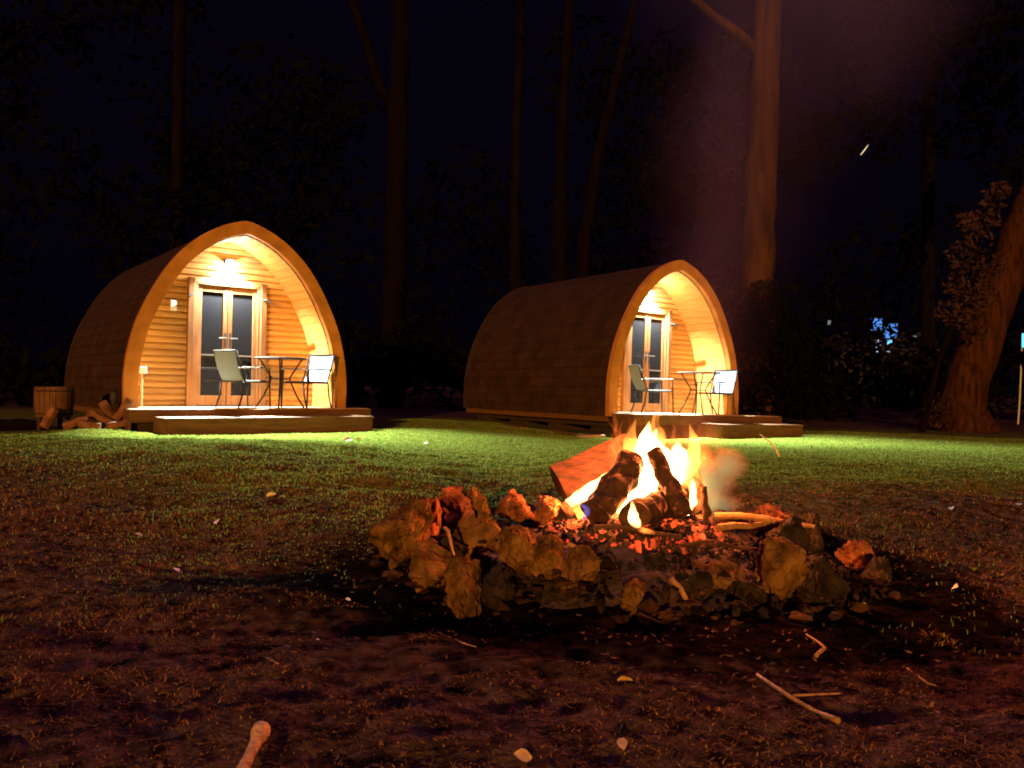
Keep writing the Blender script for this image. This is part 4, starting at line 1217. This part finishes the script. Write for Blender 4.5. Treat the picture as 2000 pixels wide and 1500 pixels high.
LV = [(1220, 1340, .035, 'leaf_litter', 'pale curled leaf on the earth below the diamond shaped stone'),
      (1215, 1466, .030, 'leaf_litter', 'small pale leaf at the lower frame edge, below the curled one'),
      (1020, 1490, .034, 'leaf_litter', 'brown leaf cut by the lower frame edge near the knobbed stick'),
      (620, 1258, .014, 'petal', 'tiny pale fleck on the earth under the bulky shaggy stone'),
      (345, 1120, .040, 'petal', 'biggest white fleck on the dark grass in open ground'),
      (425, 1025, .050, 'petal', 'white fleck beyond the biggest one, on the dark streak of grass'),
      (530, 972, .055, 'petal', 'pale pair of flecks close to the shadow of the stones'),
      (552, 975, .035, 'petal', 'small fleck just beside the pale pair'),
      (272, 1050, .034, 'petal', 'faint fleck in the orange grass, below the tub'),
      (680, 862, .12, 'petal', 'white scrap on the green grass before the first deck'),
      (700, 860, .09, 'petal', 'second smaller white scrap before the first deck'),
      (832, 868, .06, 'petal', 'white fleck on the green lawn between the pods'),
      (1092, 872, .05, 'petal', 'fleck on the lawn behind the leaning split log'),
      (1858, 998, .05, 'petal', 'pale fleck on the dim grass before the leaning tree'),
      (1990, 990, .05, 'petal', 'fleck at the frame edge before the leaning tree'),
      (1865, 1155, .05, 'petal', 'purple grey fleck in the dark beside the outermost stone'),
      (1680, 1186, .035, 'petal', 'grey fleck in the dark below the outermost stone'),
      (680, 1178, .018, 'petal', 'tiny fleck in the shadow below the blocky stone'),
      (1130, 1210, .020, 'leaf_litter', 'small leaf scrap at the foot of the black stones')]
for i, (px, py, s, mk, lab) in enumerate(LV):
    leaf(px, py, s, M[mk], lab, i, 'leaves and pale flecks on the ground')


# ------------------------------------------------------------------ trees
def leaf_cloud(name, centres, per, size, m, parent=None, seed=0, spread=(1, 1, 1)):
    rs = np.random.default_rng(seed)
    allc = []
    for (c, r, k) in centres:
        n = int(per * k)
        q = rs.normal(0, 1, (n, 3)); q /= np.linalg.norm(q, axis=1)[:, None] + 1e-9
        q *= (rs.uniform(.15, 1, n) ** .5)[:, None] * r * np.array(spread)
        allc.append(np.array(c)[None] + q)
    c = np.concatenate(allc); n = len(c)
    s = rs.uniform(.5, 1.2, n)[:, None] * size
    u = rs.normal(0, 1, (n, 3)); u /= np.linalg.norm(u, axis=1)[:, None]
    w = rs.normal(0, 1, (n, 3)); w = np.cross(u, w); w /= np.linalg.norm(w, axis=1)[:, None] + 1e-9
    v = np.stack([c - u * s, c + w * s * .38, c + u * s, c - w * s * .38], 1).reshape(-1, 3)
    f = np.arange(4 * n).reshape(-1, 4)
    o = np_mesh(name, v, f, m, 4)
    if parent: o.parent = parent
    return o


def tree(pts, rads, m, lab, branches=(), crown=None, name='gum_tree', seed=0, group='trees around the clearing', wob=.25, leafm='leaf_dark', leaf=.13, n=20):
    P = [at(*p) if len(p) == 3 else Vector(p[:3]) for p in pts]
    base = P[0].copy(); root = empty(name, base)
    tag(root, lab, 'tree', group)
    PP, RR = [], []
    for i in range(len(P) - 1):
        for k in range(6):
            t = k / 6; PP.append(P[i].lerp(P[i + 1], t) - base); RR.append(rads[i] * (1 - t) + rads[i + 1] * t)
    PP.append(P[-1] - base); RR.append(rads[-1])
    mb = MB(); mb.tube(PP, RR, n, wob=wob, sc=2.0, seed=seed); mb.build('trunk', m, root, smooth=True)
    for br, rr in branches:
        B = [at(*p) - base for p in br]; mb = MB(); mb.tube(B, rr, 10, wob=.2, sc=3, seed=seed + 1); mb.build('limb', m, root, smooth=True)
    if crown:
        cs = [(tuple(Vector(c) - base), r, 1) for c, r in crown]
        leaf_cloud('crown', cs, 260, leaf, M[leafm], root, seed=seed + 3)
    return root


def up(p, dz, dx=0, dy=0):
    return (p.x + dx, p.y + dy, p.z + dz)


def crown_over(px, py, d, h0, rr=2.2, seed=0):
    p = at(px, py, d); rs = random.Random(seed)
    return [((p.x + rs.uniform(-2.2, 2.2), p.y + rs.uniform(-1.5, 2.5), p.z + h0 + rs.uniform(-.6, 3)), rs.uniform(.8, 1.4) * rr / 2) for _ in range(9)]


def tbase(px, d):
    p = at(px, 800, d); return (p.x, p.y, g(p.x, p.y) - .1)


def T(px, py, d):
    p = at(px, py, d); return (p.x, p.y, p.z, 0)


def Bp(px, d):
    p = tbase(px, d); return (*p, 0)


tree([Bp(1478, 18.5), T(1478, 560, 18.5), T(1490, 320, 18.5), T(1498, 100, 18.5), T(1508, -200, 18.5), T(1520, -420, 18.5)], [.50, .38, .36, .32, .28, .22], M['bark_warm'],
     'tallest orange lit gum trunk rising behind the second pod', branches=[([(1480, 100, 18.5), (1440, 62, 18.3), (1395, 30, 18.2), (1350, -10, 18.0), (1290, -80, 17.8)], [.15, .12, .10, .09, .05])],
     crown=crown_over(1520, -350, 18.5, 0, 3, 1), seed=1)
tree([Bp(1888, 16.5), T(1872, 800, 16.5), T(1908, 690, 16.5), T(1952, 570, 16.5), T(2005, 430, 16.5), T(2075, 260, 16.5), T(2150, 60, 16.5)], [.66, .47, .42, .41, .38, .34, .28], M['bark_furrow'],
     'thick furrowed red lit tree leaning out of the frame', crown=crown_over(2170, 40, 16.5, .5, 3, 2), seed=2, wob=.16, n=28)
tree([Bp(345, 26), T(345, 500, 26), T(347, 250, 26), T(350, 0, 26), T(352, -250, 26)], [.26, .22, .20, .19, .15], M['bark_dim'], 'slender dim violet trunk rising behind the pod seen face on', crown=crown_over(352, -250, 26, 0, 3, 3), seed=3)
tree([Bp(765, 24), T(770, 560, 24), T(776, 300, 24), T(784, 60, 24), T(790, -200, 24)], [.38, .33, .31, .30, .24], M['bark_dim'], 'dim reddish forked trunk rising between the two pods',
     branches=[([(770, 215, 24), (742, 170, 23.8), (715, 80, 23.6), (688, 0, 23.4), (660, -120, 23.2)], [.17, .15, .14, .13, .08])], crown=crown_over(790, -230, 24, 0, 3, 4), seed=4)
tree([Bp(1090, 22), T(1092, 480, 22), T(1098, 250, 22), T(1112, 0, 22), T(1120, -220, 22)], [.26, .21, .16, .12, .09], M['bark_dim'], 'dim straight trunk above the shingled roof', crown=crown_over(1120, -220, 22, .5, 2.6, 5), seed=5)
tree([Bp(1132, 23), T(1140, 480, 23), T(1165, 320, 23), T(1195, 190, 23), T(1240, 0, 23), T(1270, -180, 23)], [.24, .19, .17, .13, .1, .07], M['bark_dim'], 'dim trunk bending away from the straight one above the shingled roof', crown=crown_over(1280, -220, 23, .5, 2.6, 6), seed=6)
tree([Bp(1815, 25), T(1812, 560, 25), T(1815, 300, 25), T(1820, 0, 25)], [.26, .2, .18, .14], M['bark_unlit'], 'black slim trunk before the dim lamps beyond the clearing', crown=crown_over(1830, 60, 25, .5, 3, 7), seed=7)
tree([Bp(1010, 30), T(1005, 400, 30), T(1015, 100, 30), T(1020, -150, 30)], [.26, .2, .18, .14], M['bark_unlit'], 'barely visible black trunk deep in the woods above the roof', crown=crown_over(1020, -100, 30, .5, 3, 8), seed=8)

# russet shrub by the leaning tree
p = at(1860, 830, 15.6); zg = g(p.x, p.y)
root = empty('russet_shrub', (p.x, p.y, zg)); tag(root, 'tall russet leaved shrub beside the leaning tree', 'shrub')
base = Vector((p.x, p.y, zg)); cs = []
for (px, py, r) in ((1900, 640, .35), (1880, 600, .35), (1895, 540, .36), (1880, 500, .34), (1905, 470, .34), (1925, 430, .32), (1940, 390, .28), (1915, 580, .34), (1930, 520, .3), (1870, 560, .28), (1850, 610, .26), (1955, 370, .2), (1890, 430, .22)):
    cs.append((tuple(at(px, py, 15.6) - base), r, 1))
leaf_cloud('foliage', cs, 130, .075, M['leaf_red'], root, 5)
mb = MB(); st_ = [Vector((-.45, .3, 0)), at(1835, 700, 15.7) - base, at(1890, 560, 15.6) - base, at(1930, 430, 15.6) - base]; mb.tube(st_, [.07, .05, .035, .015], 8); mb.build('stem', M['bark_dim'], root)
p = at(1838, 800, 16.2); zg = g(p.x, p.y)
root = empty('low_shrub', (p.x, p.y, zg)); tag(root, 'sparse low shrub at the foot of the leaning tree', 'shrub')
leaf_cloud('foliage', [((0, 0, .55), .3, 1), ((-.15, 0, .3), .28, 1), ((.1, .1, .2), .25, .7)], 60, .07, M['leaf_red'], root, 6)
mb = MB(); mb.tube([(0, 0, 0), (0, 0, .3), (-.05, 0, .6)], [.02, .015, .006], 6); mb.build('stem', M['bark_dim'], root)
p = at(1490, 800, 16.9); zg = g(p.x, p.y)  # shrub added to imitate the shade on the tall trunk's lower part
root = empty('stand_in_shrub', (p.x, p.y, zg)); tag(root, 'added black shrub in place of the shade over the foot of the tallest trunk', 'shrub')
cs = [(tuple(at(px, py, 16.9) - Vector((p.x, p.y, zg))), r, 1) for px, py, r in ((1490, 590, .5), (1455, 640, .55), (1520, 640, .6), (1490, 690, .7), (1550, 720, .6), (1440, 740, .6), (1500, 770, .7), (1580, 780, .5))]
leaf_cloud('foliage', cs, 420, .09, M['leaf_dark'], root, 8)
mb = MB(); mb.tube([(0, 0, 0), (0, 0, 1.0), (0, 0, 2.0)], [.06, .05, .02], 8); mb.build('stem', M['bark_unlit'], root)

# the woods all round, one dark mass
rs = random.Random(5); cs = []
for i in range(150):
    an = R(rs.uniform(-52, 52)); d = rs.uniform(27, 42); x = d * math.sin(an); y = d * math.cos(an)
    if y < 20: continue
    ppx = 1000 + F * x / y
    cs.append(((x, y, rs.uniform(0.6, 4) if 1560 < ppx < 1850 and y < 33 and rs.random() < .4 else rs.uniform(.5, 15)), rs.uniform(1.6, 3.0), 1))
for i in range(70):
    an = R(rs.uniform(-50, 50)); d = rs.uniform(22, 27); x = d * math.sin(an); y = d * math.cos(an)
    ppx = 1000 + F * x / y
    if 1640 < ppx < 1850: continue
    cs.append(((x, y, rs.uniform(.3, 1.8)), rs.uniform(.8, 1.4), .6))
wd = leaf_cloud('woods', cs, 170, .30, M['leaf_dark'], None, 9, (1, 1, .8))
tag(wd, 'black mass of woodland closing in the clearing', 'woods', kind='stuff')

# ------------------------------------------------------------------ far lights
p = at(1722, 800, 36); zg = g(p.x, p.y)
root = empty('far_cabin', (p.x, p.y, zg), (0, 0, R(-12))); tag(root, 'distant dark cabin with cold blue lit windows seen through the trees', 'cabin')
mb = MB(); mb.box(-2.2, 2.2, 0, 3, 0, 2.6); mb.build('wall', M['darkwall'], root)
mb = MB(); mb.add([(-2.5, -.3, 2.6), (2.5, -.3, 2.6), (2.5, 3.3, 2.6), (-2.5, 3.3, 2.6), (-2.5, 1.5, 3.6), (2.5, 1.5, 3.6)], [(0, 1, 5, 4), (2, 3, 4, 5), (0, 4, 3), (1, 2, 5), (3, 2, 1, 0)]); mb.build('roof', M['darkwall'], root)


def win(x0, x1, z0, z1, mk, y=-.02):
    f = MB()
    f.box(x0 - .04, x1 + .04, y, -.001, z0 - .05, z0); f.box(x0 - .04, x1 + .04, y, -.001, z1, z1 + .05)
    f.box(x0 - .04, x0, y, -.001, z0, z1); f.box(x1, x1 + .04, y, -.001, z0, z1)
    o = f.build('window', M['darkwall'], root)
    q = MB(); q.box(x0, x1, -.012, -.003, z0, z1); q.build('pane', M[mk], o)


k = 36 / F
def wz(py): return (758 + .0 - (py - 12.6)) * k + CH - zg
def wx(px): return (px - 1722) * k
win(wx(1708), wx(1719), wz(688), wz(664), 'whiteglow'); win(wx(1720.5), wx(1735), wz(688), wz(682), 'whiteglow')
win(wx(1724), wx(1748), wz(660), wz(632), 'blueglow'); win(wx(1700), wx(1720), wz(645), wz(622), 'blueglow')
win(wx(1730), wx(1739), wz(674), wz(664), 'cyanglow')
# leafy branch in front of the cabin so that its light breaks up
p = at(1718, 640, 33)
root = empty('sapling', (p.x, p.y, g(p.x, p.y))); tag(root, 'black sapling breaking up the blue light of the far cabin', 'tree', 'trees around the clearing')
cs = [(tuple(at(px, py, 33) - Vector((p.x, p.y, g(p.x, p.y)))), r, 1) for px, py, r in ((1700, 630, .45), (1715, 652, .4), (1745, 645, .35), (1690, 655, .5), (1735, 625, .4), (1755, 665, .35))]
leaf_cloud('crown', cs, 60, .12, M['leaf_dark'], root, 12)
mb = MB(); mb.tube([(0, 0, 0), (0, 0, 1.6), (.1, 0, 3)], [.06, .04, .02], 6); mb.build('trunk', M['bark_unlit'], root)
for i, (px, py, d, lab) in enumerate([(1787, 660, 34, 'dim path lamp next to the far blue lit cabin'), (1815, 660, 34, 'dim path lamp farther from the far blue lit cabin'),
                                      (1605, 626, 34, 'faint lamp in the woods above the second deck'), (1620, 630, 34, 'faint low lamp just beside the one above the second deck')]):
    c = at(px, py, d); z0 = g(c.x, c.y)
    root = empty('path_lamp', (c.x, c.y, z0)); tag(root, lab, 'lamp', 'faint lamps beyond the clearing')
    mb = MB(); mb.tube([(0, 0, 0), (0, 0, c.z - z0 - .09)], .03, 6); mb.build('pole', M['black'], root)
    mb = MB(); mb.tube([(0, 0, c.z - z0 - .09), (0, 0, c.z - z0 + .09)], .07, 8); mb.build('lamp_head', M['warmdot'], root)
c = at(1998, 665, 21); z0 = g(c.x, c.y)
root = empty('lit_sign', (c.x, c.y, z0)); tag(root, 'cold blue lit panel on a pale post cut by the frame edge', 'sign')
mb = MB(); mb.tube([(-.10, 0, 0), (-.06, 0, .7), (-.02, 0, c.z - z0 - .18)], .022, 8); mb.build('post', mat('pale_grey_post', (.30, .34, .36), rough=.6), root)
mb = MB(); mb.box(-.055, .25, -.03, .03, c.z - z0 - .20, c.z - z0 + .20); fr_ = mb.build('panel_frame', M['black'], root)
mb = MB(); mb.box(-.05, .24, -.036, -.032, c.z - z0 - .19, c.z - z0 + .19); mb.build('lit_face', M['cyanglow'], fr_)

# ------------------------------------------------------------------ world, sun, camera
w = bpy.data.worlds.new('World'); scene.world = w; w.use_nodes = True
nt = w.node_tree; nt.nodes.clear()
out = nt.nodes.new('ShaderNodeOutputWorld'); bg = nt.nodes.new('ShaderNodeBackground')
tc = nt.nodes.new('ShaderNodeTexCoord'); sp = nt.nodes.new('ShaderNodeSeparateXYZ'); nt.links.new(tc.outputs['Generated'], sp.inputs[0])
rp = nt.nodes.new('ShaderNodeValToRGB'); rp.color_ramp.elements[0].position = 0.0; rp.color_ramp.elements[0].color = (.0012, .0006, .0024, 1)
rp.color_ramp.elements[1].position = 1.0; rp.color_ramp.elements[1].color = (.30, .09, .40, 1)  # bright violet zenith added overhead, out of view, to tint the ground
e = rp.color_ramp.elements.new(.55); e.color = (.0018, .0009, .0044, 1)
nt.links.new(sp.outputs['Z'], rp.inputs[0]); nt.links.new(rp.outputs[0], bg.inputs[0]); bg.inputs[1].default_value = 1.0
nt.links.new(bg.outputs[0], out.inputs[0])

sun = bpy.data.lights.new('low_warm_light', 'SUN'); sun.energy = 4.8; sun.color = (1, .42, .07); sun.angle = R(0.8)
so = bpy.data.objects.new('low_warm_light', sun); COL.objects.link(so)
el, az = R(7.0), R(8)        # light travels away from the viewer, slightly toward -x
dirv = Vector((math.sin(az) * math.cos(el), math.cos(az) * math.cos(el), -math.sin(el)))
so.rotation_euler = dirv.to_track_quat('-Z', 'Y').to_euler()

cam = bpy.data.cameras.new('Camera'); cam.lens = F / 2000 * 36; cam.sensor_width = 36; cam.clip_end = 2000; cam.clip_start = .05
co = bpy.data.objects.new('Camera', cam); COL.objects.link(co)
pitch = math.atan(HOR / F)
co.matrix_world = Matrix.Translation((0, 0, CH)) @ Matrix.Rotation(R(90) + pitch, 4, 'X') @ Matrix.Rotation(ROLL, 4, 'Z')
scene.camera = co

scene.view_settings.view_transform = 'Standard'; scene.view_settings.look = 'None'
scene.view_settings.exposure = 0; scene.view_settings.gamma = 1
scene.render.engine = 'CYCLES'
cy = scene.cycles
cy.use_denoising = True; cy.filter_width = 1.9
cy.max_bounces = 8; cy.diffuse_bounces = 4; cy.glossy_bounces = 3; cy.transmission_bounces = 4; cy.volume_bounces = 1; cy.transparent_max_bounces = 8
cy.sample_clamp_indirect = 4.0
cy.volume_step_rate = 1.0; cy.volume_max_steps = 256
cy.caustics_reflective = False; cy.caustics_refractive = False
